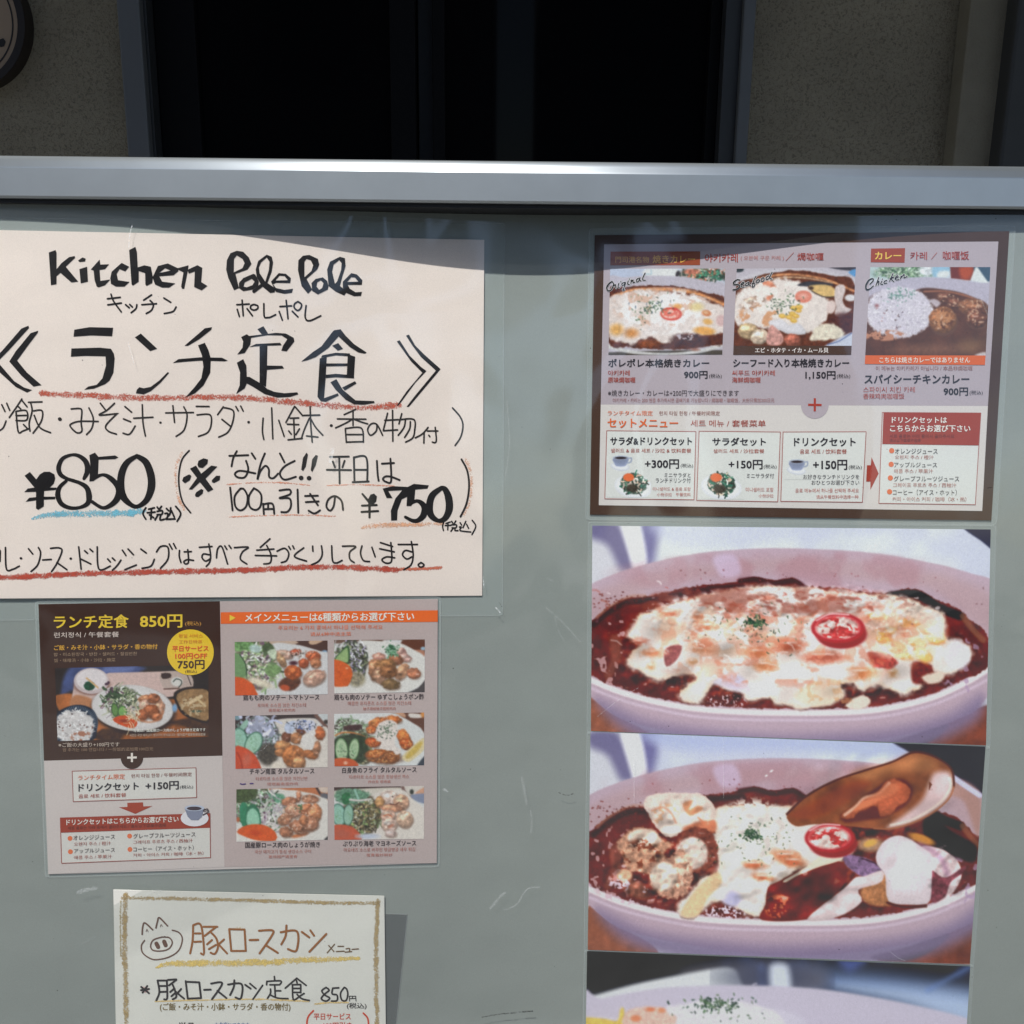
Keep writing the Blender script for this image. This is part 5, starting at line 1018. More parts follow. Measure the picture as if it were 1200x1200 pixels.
strokes(b, '85,113 280,110|135,62 147,180|212,70 235,130 215,230 158,278|300,67 390,68|305,127 395,126 405,190 380,250 315,278|490,70 450,125|492,75 560,98 555,180 520,250 458,283|480,158 545,210|578,68 595,98|612,65 630,100|830,78 838,295|770,150 765,240 775,300|880,165 918,278|990,68 930,180|995,70 1048,132|960,150 1020,148|940,192 1020,195|985,152 990,290|950,240 968,262|1025,225 1000,265|945,302 1045,292|1055,130 1168,128|1100,70 1105,200 1115,318|1095,150 1060,230 1040,290|1105,155 1140,215 1190,270|1075,275 1155,283', M2, W, up)
strokes(b, '667,178 669,178', M2, 18, up)
strokes(b, '260,125 340,88|212,155 412,157|322,95 322,200|320,155 270,185 200,218|325,155 375,175 425,190|268,225 275,320|270,222 380,220 395,318|280,265 385,265|278,318 395,315|490,195 485,240 445,270 425,230 450,190 490,195 530,270|565,115 535,235|545,165 640,160|600,95 602,312|535,238 635,232|665,118 645,190|650,160 750,160 755,240 740,290 692,318|690,165 680,215 640,270|725,175 720,225 685,285|850,215 810,260 760,288|822,255 820,325|845,240 918,240|900,215 908,300 900,322 880,318|855,270 862,280|1022,78 1075,140 1095,200 1080,280 1040,342', M3, W, up)
strokes(b, '168,202 170,202', M3, 20, up)
b.build('lettering', ink((48, 44, 42), .4, .2), po)
b = Bag()       # price line
polys(b, '52,225 90,198 135,250 160,215 190,197 230,197 262,215 268,245 258,280 230,308 280,308 270,325 190,332 188,372 268,372 268,390 188,393 188,440 148,465 133,455 133,398 60,408 85,380 133,375 133,338 50,340 75,315 122,308', P1, up)
strokes(b, '470,245,22 495,190,40 485,130,38 440,88,28 385,78,20 320,105,28 292,165,34 305,215,32 350,245,24 400,260,24|345,262,22 300,305,28 286,360,38 310,420,34 370,450,26 440,448,22 495,420,34 506,370,42 490,310,36 440,275,26 385,258,22|530,248,30 600,218,20 660,245,36 712,310,42 706,380,46 660,430,34 600,450,24 528,408,24', P1, 20, up)
polys(b, '508,80 548,62 572,92 690,82 712,95 690,108 573,112 568,225 540,262 508,265 515,150', P1, up)
strokes(b, '842,86,26 775,130,42 738,200,50 728,290,52 745,370,52 800,428,32 850,440,28 910,395,42 943,310,54 940,220,54 905,130,48 842,86,30', P1, 20, up)
strokes(b, '905,450 885,490 905,530|1115,440 1150,490 1125,545|925,460 965,450|945,455 940,530|915,485 970,480|930,500 960,520|985,445 1000,465|1015,440 1000,460|985,475 1020,470 1018,495 985,498|990,500 970,535|1010,500 1005,535 1035,530|1050,455 1065,470|1040,490 1060,490 1055,520 1045,530 1110,528|1080,450 1075,490 1060,510|1085,470 1105,515', P1, 13, up)
polys(b, '135,205 178,183 215,240 285,183 328,190 245,275 300,350 262,370 205,300 150,352 127,350 185,270|188,178 195,150 230,132 262,140 258,170 225,200 195,195|80,290 90,265 130,245 145,255 135,285 100,308|290,285 320,255 348,255 345,285 305,307 290,300|170,390 180,370 215,348 230,355 225,380 195,405 175,403', P2, up)
strokes(b, '268,383,14 320,445,18|265,465 368,461|262,509 378,503|318,450,18 318,548,15|600,452,24 655,432,24 702,470,44 698,530,46 660,568,32 620,570,26 570,545,20|825,340,30 762,390,46 740,460,50 750,530,46 800,570,28 848,555,40 878,490,52 874,410,52 850,352,40 825,340,30', P3, 15, up)
polys(b, '305,425 325,388 350,380 370,400 365,435 335,468 310,458|410,345 480,328 560,332 600,334 570,355 450,362 480,412 438,412|560,342 630,335 600,395 545,420 515,500 512,568 470,570 468,500 500,415|590,332 630,312 735,322 725,345 640,352 632,440 610,468 578,468 585,360', P3, up)
strokes(b, '840,580 832,610 838,640|1040,568 1065,610 1038,668|855,590 885,580|870,585 868,635|850,605 890,603|895,575 905,590|925,572 915,588|895,600 930,600 925,620 898,620|905,625 890,645|920,625 918,640 940,640|955,585 965,600|950,615 965,615 955,640 1030,650|995,575 975,620|1000,595 1015,625', P3, 10, up)
b.build('lettering', INK, po)
b = Bag()
strokes(b, '130,78 80,140 58,240 60,340 85,440 140,515', P2, 12, up)
strokes(b, '412,115 545,110|465,82 440,130 428,188|570,97 595,135|530,150 545,210 520,265 470,265 452,240 490,220 595,238|662,98 630,180 610,280 630,225 665,185 690,210 692,260 720,272 755,240|768,98 800,160|872,150 800,190 768,240 800,282 880,262|418,338 435,498|490,345 450,400 455,470 490,498 530,470 540,400 515,350 490,345|585,342 550,400 555,470 595,495 630,470 638,400 620,365 585,342|650,452 655,525|652,455 715,452 728,522|685,455 685,490|655,490 715,488|765,358 835,352 838,385 765,412 835,415 845,470 820,508 778,510|892,352 897,515|945,397 1035,395|950,440 1040,435|980,382 1035,462|970,500 1010,520 1050,498', P2, 14, up)
polys(b, '955,92 965,105 950,190 930,222 918,210 930,130|1020,108 1035,115 1020,180 995,228 985,215 995,140', P2, up); strokes(b, '916,270 918,270|972,272 974,272', P2, 32, up)
strokes(b, '40,122 172,120|60,155 75,195|143,150 128,195|18,213 188,215|105,125 108,308|208,125 212,295|210,125 295,128 302,295|215,213 295,213|200,300 312,295|370,150 375,240 382,290|405,170 490,165|465,135 470,290 440,300 412,280 430,260 470,262 530,285|75,405 65,470 40,500 15,470 30,420 75,398 120,430 132,495|965,140 1005,220 1018,330 1000,450 958,542', P3, 14, up)
b.build('lettering', ink((44, 40, 40), .4, .2), po)
b = Bag()
strokes(b, '-6,95,26 0,168,10|38,70 45,220 90,222 135,200|200,78 230,115|270,70 285,110 265,190 218,238|300,157 360,153|355,75 415,72 435,95 400,180 362,238|400,175 470,225|553,65 570,222|568,150 638,185|595,92 615,110|632,80 652,98|683,65 695,220 775,200|757,150 775,170|790,143 808,160|850,158 820,200 790,228|860,88 885,125|900,80 938,120|878,225 958,192|990,80 1028,108|1085,152 1060,200 998,215', Q1, 12, up)
strokes(b, '146,145 148,145|496,147 498,147', Q1, 17, up)
strokes(b, '20,130 50,92 100,98 100,180 48,245|110,75 130,110|140,72 157,105|182,120 180,160 192,205|215,130 265,128|240,115 245,200 225,215 212,200 235,185 280,190|322,98 410,92|388,75 400,150 395,200 370,232|390,150 350,145 340,170 365,195 395,180|442,172 450,110 480,95 520,215|500,88 515,112|530,85 545,105|568,100 665,97 625,130 610,180 655,215|818,38 750,98|725,118 845,110|715,155 865,158|795,85 825,150 820,205 775,215|868,125 920,105 950,140 935,190 898,205|950,92 962,112|978,88 988,108|1055,102 990,160 1075,195|1118,90 1120,125|1180,88 1185,150 1160,195 1112,220', Q2, 12, up)
strokes(b, '172,88 178,190 205,208 245,190|248,90 340,92 300,130 300,180 330,205|385,88 375,140 395,190 438,198|455,98 478,165|515,65 600,92|510,108 612,130|588,65 595,170 585,205 550,208 525,185 560,165 615,172|640,78 775,78|732,58 745,150 730,220 680,255|735,130 690,120 670,150 700,180 735,165|800,205 822,222 800,238 780,222 800,205', Q3, 12, up)
b.build('lettering', ink((40, 34, 36), .4, .2), po)
cl = L0 + .00012
def scribble(name, pts, w, rgb, parent, cover=.55, lift=cl, soft=.35, jit=.25):
    b = Bag(); b.ribbon(pts, w, lift, caps=True, jit=jit); return b.build(name, crayon(rgb, cover, soft), parent)
scribble('crayon_underline', [(49, 461), (100, 463.5), (180, 466.5), (230, 465.5), (280, 466), (330, 470), (375, 474), (420, 477.5), (468, 475)], 10.5, (186, 84, 62), po, .5)
scribble('crayon_underline', [(-60, 678), (-10, 677), (25, 676), (80, 673), (150, 671), (190, 670), (240, 669), (300, 667.5), (360, 664.5), (410, 665), (458, 667.5), (465, 668)], 9, (180, 74, 56), po, .58)
scribble('crayon_underline', [(466, 667), (480, 667), (500, 666.5), (517, 665)], 5, (196, 110, 86), po, .6)
scribble('crayon_underline', [(38, 608, 4), (50, 604.5, 9), (80, 602, 12), (110, 602, 12), (140, 601.5, 11), (168, 599.5, 10)], 11, (112, 184, 206), po, .5)
scribble('crayon_underline', [(424, 619, 5), (435, 616.5, 9), (470, 615, 8), (519, 614, 7)], 8, (226, 170, 134), po, .45)
for pts in ([(265, 568), (300, 565.5), (335, 566), (363, 568.5)], [(267, 606), (300, 604.5), (350, 603.5), (393, 605)], [(383, 569), (420, 568), (462, 569.5)]):
    scribble('crayon_line', pts, 3, (220, 150, 122), po, .45)
scribble('crayon_line', [(213, 531), (207, 545), (205.5, 560), (208, 580), (216, 597)], 6, (226, 168, 134), po, .35)
scribble('crayon_line', [(546, 538), (551, 552), (552.5, 568), (550, 588), (544, 603)], 6, (228, 172, 140), po, .38)

CURL[0] = None
# ================================================================ PORK CUTLET NOTE
pk = thing('handwritten_note', 'white handwritten note with gold crayon border and a pig face', 'menu')
def crease(uv):      # the note was folded once across its top left corner
    d = ((330 - 133) * (uv[:, 1] - 1128) - (1043 - 1128) * (uv[:, 0] - 133)) / 214.6
    return np.clip(-d, 0, 200) * PX * .075 + .0006 * vn(uv[:, 0] / 120, uv[:, 1] / 90, 2)
CURL[0] = crease
q = [(132.8, 1042.8), (450.3, 1050), (453.5, 1330), (138, 1330)]
sheet('paper', q, L0, paper_mat('white_paper', (218, 217, 209), .6, .03), pk, 90, 70, .0004)
R1, R2, G7, G8 = (130, 1120, 7.0588), (290, 1120, 7.0588), (130, 1040, 7.0588), (290, 1040, 7.0588)
for pts, w in (([(147, 1049), (146, 1100), (147, 1150), (148, 1210), (149, 1320)], 9), ([(443, 1056), (441, 1100), (441, 1150), (442, 1210), (443, 1320)], 8), ([(143, 1052.5), (200, 1053), (290, 1055), (380, 1058), (444, 1058)], 6.5)):
    scribble('crayon_border', pts, w, (176, 152, 106), pk, .5)
scribble('crayon_border', [(141.5, 1056), (141, 1080), (141.5, 1120)], 3, (176, 160, 120), pk, .45)
scribble('crayon_underline', [(183, 1134, 3), (200, 1129.5, 9), (250, 1128.5, 10), (310, 1128, 11), (350, 1125, 10), (385, 1124.5, 9), (421, 1123, 5)], 10, (236, 196, 112), pk, .52)
for pts in ([(182, 1173.5), (240, 1172), (300, 1171), (362, 1173.5)], [(369, 1176.5), (386, 1175), (408, 1175)]): scribble('crayon_underline', pts, 2.6, (232, 196, 136), pk, .6)
b = Bag()
for pts in ('680,312 675,440 655,545|680,312 745,315 770,540 745,545|765,325 880,325|820,365 870,420 885,490 860,548 825,540|935,430 890,470|978,345 995,525|978,345 1105,348 1115,525|995,525 1115,525|1150,435 1200,435',): strokes(b, pts, G7, 34, cl)
strokes(b, '18,435 88,433|95,358 205,355 200,400 100,545|155,480 250,540|275,370 410,365 405,520 335,510|322,315 315,400 280,470|450,368 510,412|520,355 550,398|652,385 512,532', G8, 34, cl)
b.build('crayon_halo', crayon((240, 196, 140), .28, .5), pk)
b = Bag(); strokes(b, '281,283 284,283', R1, 82, cl); b.build('crayon_halo', crayon((232, 160, 160), .5, .5), pk)
b = Bag()
strokes(b, '258,388 262,330 280,293 345,350|372,335 385,280 400,250 468,318', G7, 13, up); strokes(b, '290,365 297,345 307,368|408,325 415,305 425,322', G7, 5, up)
strokes(b, '278,438 252,480 262,540 320,585 380,597 480,575 560,520 590,430 565,375 507,353|420,410 480,415 507,455 480,505 420,525 350,520 328,485 350,435 420,410', G7, 11, up)
strokes(b, '376,464 390,492|440,448 452,478', G7, 34, up)
b.build('pig_drawing', ink((106, 78, 66), .5, .2), pk)
b = Bag()
strokes(b, '680,312 675,440 655,545|680,312 745,315 770,540 745,545|695,380 740,380|690,450 745,447|765,325 880,325|865,330 775,400|820,365 870,420 885,490 860,548 825,540|835,435 795,470|868,475 810,510|935,430 890,470|890,470 960,545|978,345 995,525|978,345 1105,348|1105,348 1115,525|995,525 1115,525|1150,435 1200,435', G7, 17, up)
strokes(b, '18,435 88,433|95,358 205,355 200,400 100,545|155,480 250,540|275,370 410,365 405,520 335,510|322,315 315,400 280,470|450,368 510,412|520,355 550,398|652,385 512,532', G8, 18, up)
b.build('lettering', ink((150, 98, 58), .5, .2), pk)
b = Bag(); strokes(b, '720,470 660,540|672,480 715,530|748,487 795,487|735,530 800,527|815,508 845,505 842,530|808,535 862,530|865,512 918,508', G8, 10, up); b.build('lettering', ink((112, 88, 62), .5), pk)
b = Bag()
strokes(b, '250,258 315,310|300,250 262,305|248,285 315,275|385,205 400,300 375,370|385,205 460,205|462,205 465,350 440,360|405,250 455,250|405,300 460,297|470,200 540,195|540,200 480,245|510,240 530,290 540,340 510,360|525,270 490,300|540,300 500,335|580,275 545,315|550,310 605,355|618,210 635,355|618,215 730,220|730,220 745,350|635,355 745,350|770,282 825,280|828,230 920,228 835,360|880,290 955,350|968,238 1080,235 1075,350 1030,345|1020,203 1015,260 985,325|1110,240 1155,272', R1, 16, up)
strokes(b, '20,230 70,272|125,245 45,360|222,172 225,200|160,215 158,240|160,212 275,208 270,235|185,240 265,240|225,245 230,340|230,290 275,290|190,275 190,310 165,352|190,325 250,350 335,355|408,185 312,268|410,188 485,245|405,205 410,225|370,240 440,238|440,238 440,305|372,240 378,360 420,345|375,270 438,270|375,303 440,303|410,320 450,355 512,370|468,312 430,335|650,262 615,290 640,325 680,350 650,375 610,355 640,315 675,285 650,262|705,268 700,315 740,325 740,370 695,375|705,268 755,265|800,262 770,310 780,365 815,370 830,320 820,275 800,262', R2, 14, up)
strokes(b, '842,335 845,375|842,335 895,335|895,335 898,375|868,335 868,352|845,355 895,353', R2, 7, up)
b.build('lettering', ink((48, 46, 48), .45, .15), pk)
pr = Print(pk, up)
pr('(ご飯・みそ汁・小鉢・サラダ・香の物付)', 187.4, 1175.5, 340.3, 1185.5, (122, 104, 62), .03); pr('(税込)', 406.5, 1175.3, 429.5, 1182.8, (60, 56, 56), .03)
pr('平日サービス', 367.6, 1187.5, 411, 1195, (196, 74, 50), .03); pr('100円引き', 379, 1198, 412, 1206, (196, 74, 50), .03); pr('(税込)', 370, 1214, 396, 1222, (196, 74, 50), .02)
pr('単品', 209, 1198, 228, 1211, (60, 56, 58), .03); pr('お弁当にできます', 252, 1198, 292, 1208, (60, 96, 150), .03); pr.done()
b = Bag(); strokes(b, '545,455 500,510 490,600 500,700|958,475 995,520 1000,600 985,700', R2, 14, up); b.build('lettering', ink((200, 78, 54), .5), pk)
CURL[0] = None
sv = thing('dark_sleeve', 'smoky clear plastic sleeve tucked behind the pork cutlet note', 'plastic sleeve')
tinted('film', [(300, 1066), (477.6, 1071.5), (455, 1290), (300, 1290)], .0005, 4, .55, (.14, .155, .165), sv)
# ================================================================ PRINTED CURRY MENU (right)
S1, S2, S3, S4 = (680, 260, 4.615), (930, 260, 4.444), (680, 430, 4.615), (930, 430, 4.444)
BRN, LIL, PNK, RED, DK = (74, 54, 44), (172, 162, 169), (205, 200, 196), (158, 62, 46), (46, 42, 48)
cm = thing('curry_menu', 'brown bordered baked curry menu with three dish photos and set prices, laminated', 'menu')
tinted('laminate', [(690.5, 267.5), (1190, 264.5), (1168, 615.5), (686.5, 609)], .0006, 7, .12, (.8, .92, .92), cm)
o = sheet('border_sheet', [(697, 275.6), (1182.8, 271), (1161.8, 609.8), (691.3, 603)], .0010, ink(BRN, .4, .06), cm, 60, 20, .0005)
l1, l2, l3 = .00115, .0013, .00145
sheet('menu_panel', [(708, 286.4), (1170, 283), (1157.7, 475.7), (704, 474)], l1, ink(LIL, .5, .05), cm, 60, 14)
sheet('menu_panel', [(704, 474.05), (1157.7, 475.75), (1151, 598.8), (701.7, 592)], l1, ink(PNK, .5, .05), cm, 60, 10)
sheet('heading_band', [(715.5, 294.8), (820.6, 294.6), (820.3, 310.6), (715.2, 311)], l2, ink((146, 70, 44)), cm, 8, 2)
sheet('heading_band', [(1020.8, 291.3), (1060.7, 290.8), (1060, 307.8), (1020.3, 307.3)], l2, ink((150, 66, 44)), cm, 4, 2)
p = Print(cm, l3); p('門司港名物', 721.2, 300.5, 760.5, 307.8, (226, 168, 84), .025); p('焼きカレー', 765, 299, 814.3, 308.4, (226, 168, 76), .04); p('カレー', 1025.6, 295.3, 1056, 303.8, (238, 190, 84), .05)
p('야키카레', 826, 297.3, 864.5, 307.3, (156, 62, 52), .02); p('( 오븐에 구운 카레 )', 868, 299.6, 918.5, 305.6, (176, 110, 104), .0); p('焗咖喱', 934.6, 296.3, 965, 305.2, (156, 62, 52), .02); p('카레', 1066.8, 295.2, 1086.4, 304.3, (156, 62, 52), .02); p('咖喱饭', 1105, 294.4, 1135.4, 304.4, (156, 62, 52), .02); p.done()
b = Bag(); b.ribbon([(921, 305.5), (930, 296)], .6, l3); b.ribbon([(1091.5, 303.5), (1098, 296)], .6, l3); b.build('lettering', ink((176, 110, 104)), cm)
pl = .0013
for n in (1, 2, 3): photo_c(cm, pl, n)
s_ = sheet('caption_band', [(859.6, 405.4), (998, 405.2), (997.5, 415.7), (859.2, 415.8)], l2 + .0001, ink((78, 58, 50)), cm, 8, 2)
p = Print(s_, l3 + .0001); p('エビ・ホタテ・イカ・ムール貝', 885, 407.5, 970.7, 413.4, (226, 216, 212), .035); p.done()
s_ = sheet('caption_band', [(1014, 416.4), (1155, 416.6), (1154.2, 427.7), (1013.4, 426.6)], l2 + .0001, ink((208, 98, 48)), cm, 8, 2)
p = Print(s_, l3 + .0001); p('こちらは焼きカレーではありません', 1030.6, 418.4, 1136.6, 425.2, (232, 220, 210), .02); p.done()
# script names over the photos, white edged
def re_w(s): return '|'.join(' '.join(','.join(t.split(',')[:2]) for t in q_.split()) for q_ in s.split('|'))
def script(s, tr, w=9):
    b = Bag(); strokes(b, re_w(s), tr, w + 22, l3); b.build('lettering', ink((206, 204, 206)), cm)
    b = Bag(); strokes(b, s, tr, w, l3 + .0001); b.build('lettering', ink((34, 32, 34)), cm)
script('240,360,30 170,410,34 120,500,34 150,570,30 220,555,26 270,460,30 280,400,26 240,360,26|290,450 330,425 322,470 340,512|405,400 385,480 415,498|450,357 452,353|545,375 480,400 475,440 520,438 562,375 540,460 505,540 490,565 535,555|625,340 608,415 650,425|650,300 652,297|695,320 685,400|690,370 740,315 735,360 745,388 778,370|862,280 815,320 825,370 870,345 900,262 890,320 922,345|1020,160 970,260 965,320 1022,325', (705, 312, 20), 24)
script('300,325,30 240,315,30 160,370,34 155,420,30 260,430,30 295,480,34 240,530,34 140,550,30|330,440 395,400 385,370 335,410 335,480 400,485|500,380 440,410 440,460 500,430 520,370 510,430 552,445|680,235 640,300 600,440 590,490 630,480 652,410 590,400|740,310 690,340 690,385 740,375 765,330 735,305|850,270 800,300 810,360 860,340 870,290 845,268|980,225 920,260 920,310 980,290 1010,230|1055,140 1000,270 1050,300', (852, 312, 20), 24)
script('230,420,26 310,330,30 290,290,30 200,330,34 135,450,38 150,540,36 230,530,30 310,460,24|435,265 370,450|385,410 440,345 440,390 425,440|510,350 480,415 530,425|520,300 522,298|625,330 570,350 560,400 625,392|770,170 690,350|700,290 790,250 730,300 790,358|820,290 890,250 870,220 830,260 840,320 910,310|960,225 945,300|950,280 1030,190 1030,270 1100,240', (1008, 312, 20), 24)
p = Print(cm, l3)
J = [('ポレポレ本格焼きカレー', 713, 420.6, 831, 430.2, DK, .045), ('シーフード入り本格焼きカレー', 859.4, 420.4, 995, 430.2, DK, .045), ('スパイシーチキンカレー', 1013.3, 439, 1135.8, 449.3, DK, .045),
 ('야키카레', 712.5, 434, 738, 440.2, RED, .02), ('原味焗咖喱', 712.5, 442, 744.5, 448.5, RED, .02), ('900円', 801.8, 434.8, 829, 443.5, DK, .05), ('(税込)', 831, 438, 845.8, 443.6, DK, .0),
 ('씨푸드 야키카레', 858, 434, 908, 440.2, RED, .02), ('海鲜焗咖喱', 858, 442, 891.3, 448.5, RED, .02), ('1,150円', 944, 435, 979, 444.4, DK, .05), ('(税込)', 980.6, 438, 996.4, 443.7, DK, 0),
 ('스파이시 치킨 카레', 1011.7, 453.2, 1072.2, 459.8, RED, .01), ('香辣鸡肉咖喱饭', 1011.5, 461, 1059.8, 467.6, RED, .01), ('900円', 1106, 454.2, 1134.3, 463.4, DK, .05), ('(税込)', 1136.3, 457.5, 1151.7, 463.1, DK, 0),
 ('이 메뉴는 야키카레가 아닙니다 / 本品非焗咖喱', 1026.3, 428.8, 1139.7, 434.3, (132, 84, 80), 0), ('※焼きカレー・カレーは+200円で大盛りにできます', 712.5, 457, 866, 464.2, (60, 52, 56), .01),
 ('야키카레・카레는 200 엔을 추가하시면 곱배기로 가능합니다 / 焗咖喱・咖喱饭，大份只需加200日元', 718, 466.6, 907.5, 471.7, (150, 100, 100), 0)]
for t, x0, y0, x1, y1, c_, bo in J: p(t, x0, y0, x1, y1, c_, bo)
p.done()
b = Bag(); b.poly([(954.8 + 16.3 * math.cos(a), 474.3 + 16.3 * math.sin(a)) for a in np.linspace(0, 2 * math.pi, 37)[:-1]], l2); o = b.build('plus_badge', ink(LIL), cm)
b = Bag(); b.ribbon([(947, 474.3), (962.8, 474.6)], 2.6, l3, caps=False); b.ribbon([(954.9, 466.6), (954.8, 482)], 2.6, l3, caps=False); b.build('lettering', ink((164, 62, 50)), o)
p = Print(cm, l3, S3, .004)
p('ランチタイム限定', 148, 236, 392, 263, (214, 106, 62), .01); p('런치 타임 한정 / 午餐时间限定', 428, 238, 755, 262, (134, 70, 60), 0); p('セットメニュー', 148, 280, 528, 328, (214, 104, 56), .05); p('세트 메뉴 / 套餐菜单', 597, 286, 1003, 323, (160, 66, 52), .01); p.done()
BOX, BL = (210, 212, 208), (158, 96, 92)
def drink_set(q, items, pics):
    o = outline_box('price_box', q, l2, BOX, BL, cm)
    p = Print(o, l3 + .0001, *items[0]); [p(*t) for t in items[1]]; p.done()
    for qq, fn in pics: picture(qq, BOX, fn, l2 + .0001, o)
drink_set([(711, 504.8), (815.5, 505.8), (813.3, 585.6), (708.8, 584.5)], ((S3, .002), [('サラダ&ドリンクセット', 163, 378, 603, 422, DK, .05), ('샐러드 & 음료 세트 / 沙拉 & 饮料套餐', 165, 440, 600, 464, RED, 0), ('+300円', 350, 500, 533, 549, DK, .05), ('(税込)', 543, 522, 610, 547, DK, 0), ('ミニサラダと', 455, 572, 597, 597, (74, 70, 76), 0), ('ランチドリンク付', 408, 600, 597, 627, (74, 70, 76), 0), ('미니샐러드 & 음료 포함', 392, 650, 597, 670, (176, 100, 92), 0), ('小份沙拉　午餐饮料', 415, 680, 597, 700, (176, 100, 92), 0)]),
  [([(712, 531), (763, 531), (763, 583), (711, 583)], lambda c: (c.tr(700, 500, 10), cup(c, 275, 405, 1.75), salad_plate(c, 425, 700, 2.65)))])
drink_set([(819.3, 505.4), (914.5, 506.3), (911.4, 588), (816.5, 586.4)], ((S3, .003), [('サラダセット', 715, 382, 1003, 425, DK, .05), ('샐러드 세트 / 沙拉套餐', 720, 443, 995, 466, RED, 0), ('+150円', 803, 503, 985, 552, DK, .05), ('(税込)', 992, 527, 1062, 552, DK, 0), ('ミニサラダ付', 900, 575, 1048, 602, (74, 70, 76), 0), ('미니샐러드 포함', 895, 652, 1045, 675, (176, 100, 92), 0), ('小份沙拉', 965, 687, 1045, 707, (176, 100, 92), 0)]),
  [([(819, 545), (873, 545), (872, 585), (818, 585)], lambda c: (c.tr(680, 430, 4.615), salad_plate(c, 763, 650, 1.3)))])
drink_set([(917.7, 506.3), (1015, 506), (1010.6, 588.6), (915, 587.5)], (((0, 0, 1), .0), [('ドリンクセット', 930.7, 513, 1002.5, 522.8, DK, .05), ('음료 세트 / 饮料套餐', 937.4, 526.3, 992.3, 532, RED, 0), ('+150円', 953, 539, 992.6, 550.4, DK, .05), ('(税込)', 994.6, 545, 1010, 550.4, DK, 0), ('お好きなランチドリンクを', 941.3, 556, 1007, 561.6, (74, 70, 76), 0), ('おひとつお選び下さい', 951, 562.8, 1007, 568.2, (74, 70, 76), 0), ('음료 메뉴에서 하나를 선택해 주세요', 932, 572.4, 1006.5, 577.4, (176, 100, 92), 0), ('请从午餐饮料中选择一种', 956.6, 580, 1006, 584.6, (176, 100, 92), 0)]),
  [([(918.5, 533), (951, 533), (950, 562), (918, 562)], lambda c: (c.tr(0, 0, 1), cup(c, 934, 545, .225 * .78)))])
b = Bag(); b.poly(parse('382,512 402,512 406,470 443,555 400,640 400,597 378,597', S4)[0], l2); b.build('arrow', ink((156, 60, 46)), cm)
o = outline_box('drink_list', [(1034, 483.4), (1149.4, 484), (1143, 591.4), (1030, 589.8)], l2, BOX, BL, cm)
h = sheet('list_heading', [(1035.3, 483.2), (1149.6, 483.8), (1146.6, 522), (1033.9, 520.4)], l3, ink((152, 60, 46)), o, 8, 4)
p = Print(o, l3 + .00015, S4, .003)
p('ドリンクセットは', 512, 260, 798, 292, (234, 222, 216), .04); p('こちらからお選び下さい', 503, 302, 920, 337, (234, 222, 216), .04); p('세트 음료는 아래 중에서 골라주세요', 500, 350, 837, 370, (116, 44, 36), 0); p('请从以下菜单中选择', 500, 373, 662, 391, (116, 44, 36), 0)
G_ = (72, 62, 64); H_ = (160, 96, 88)
for t in (('オレンジジュース', 528, 425, 750, 452, G_, .01), ('오렌지 주스 / 橙汁', 528, 459, 730, 480, H_, 0), ('アップルジュース', 523, 496, 747, 523, G_, .01), ('애플 주스 / 苹果汁', 523, 531, 727, 553, H_, 0), ('グレープフルーツジュース', 522, 567, 862, 596, G_, .01), ('그레이프 후르츠 주스 / 西柚汁', 518, 603, 848, 626, H_, 0), ('コーヒー（アイス・ホット）', 517, 637, 850, 668, G_, .01), ('커피・아이스 커피 / 咖啡（冰・热）', 515, 676, 900, 700, H_, 0)): p(*t)
p.done()
def dots(pts, tr, r, par, rgb=(214, 112, 72)):
    for x, y in pts:
        b = Bag(); cx, cy = tr[0] + x / tr[2], tr[1] + y / tr[2]; b.poly([(cx + r * math.cos(a), cy + r * math.sin(a)) for a in np.linspace(0, 2 * math.pi, 17)[:-1]], l3); b.build('bullet', ink(rgb), par)
dots(((511, 436), (508, 507), (504, 578), (500, 650)), S4, 3.1, o)

# ================================================================ THREE LARGE FOOD PHOTOS (right column)
for lab, fn, q in (('laminated photo of cheese topped curry in an oval dish with tomato and corn', photo_original, [(689.5, 611.5), (1167.5, 616), (1160, 877.5), (688, 860)]),
                   ('laminated photo of seafood curry with an open mussel shell and squid', photo_seafood, [(688, 857), (1160, 874), (1141, 1133), (684.5, 1116)]),
                   ('laminated photo of a white dish of rice against a dark blue background, lowest', photo_rice, [(684.8, 1113.5), (1141, 1130.5), (1126, 1393), (680, 1376)])):
    t = thing('food_poster', lab, 'poster', group='laminated food photos in the right column')
    k = {photo_original: .0006, photo_seafood: .0009, photo_rice: .0012}[fn]
    tinted('laminate', q, k, 5, .12, (.8, .92, .92), t); fn(t, k + .0004)

# ================================================================ PRINTED LUNCH SET MENU (left)
T1, T2, T3, T4 = (30, 690, 4.8), (30, 870, 4.8), (250, 700, 4.286), (250, 850, 4.286)
lm = thing('lunch_set_menu', 'brown and mauve printed lunch set menu with a tray photo and six dish photos', 'menu')
tinted('laminate', [(41, 705), (516.5, 699.5), (515, 1015.5), (53, 1028)], .0008, 6, .12, (.8, .92, .92), lm)
sheet('base_sheet', [(45, 708), (513, 702), (511.8, 1011.5), (56.5, 1024.6)], .0011, ink((196, 187, 183), .5, .05), lm, 60, 20, .0005)
m1, m2, m3 = .00125, .0014, .00155
sheet('menu_panel', [(45, 708), (257.7, 704.6), (260.6, 885.6), (51.5, 891.5)], m1, ink((64, 43, 30), .4, .14), lm, 30, 12)
sheet('menu_panel', [(51.5, 891.5), (260.6, 885.6), (263, 1015.9), (56.5, 1024.4)], m1, ink((196, 187, 183), .5, .05), lm, 30, 8)
sheet('menu_panel', [(257.75, 704.6), (513, 702), (511.8, 1011.4), (263.05, 1015.9)], m1, ink((182, 167, 164), .5, .07), lm, 30, 12)
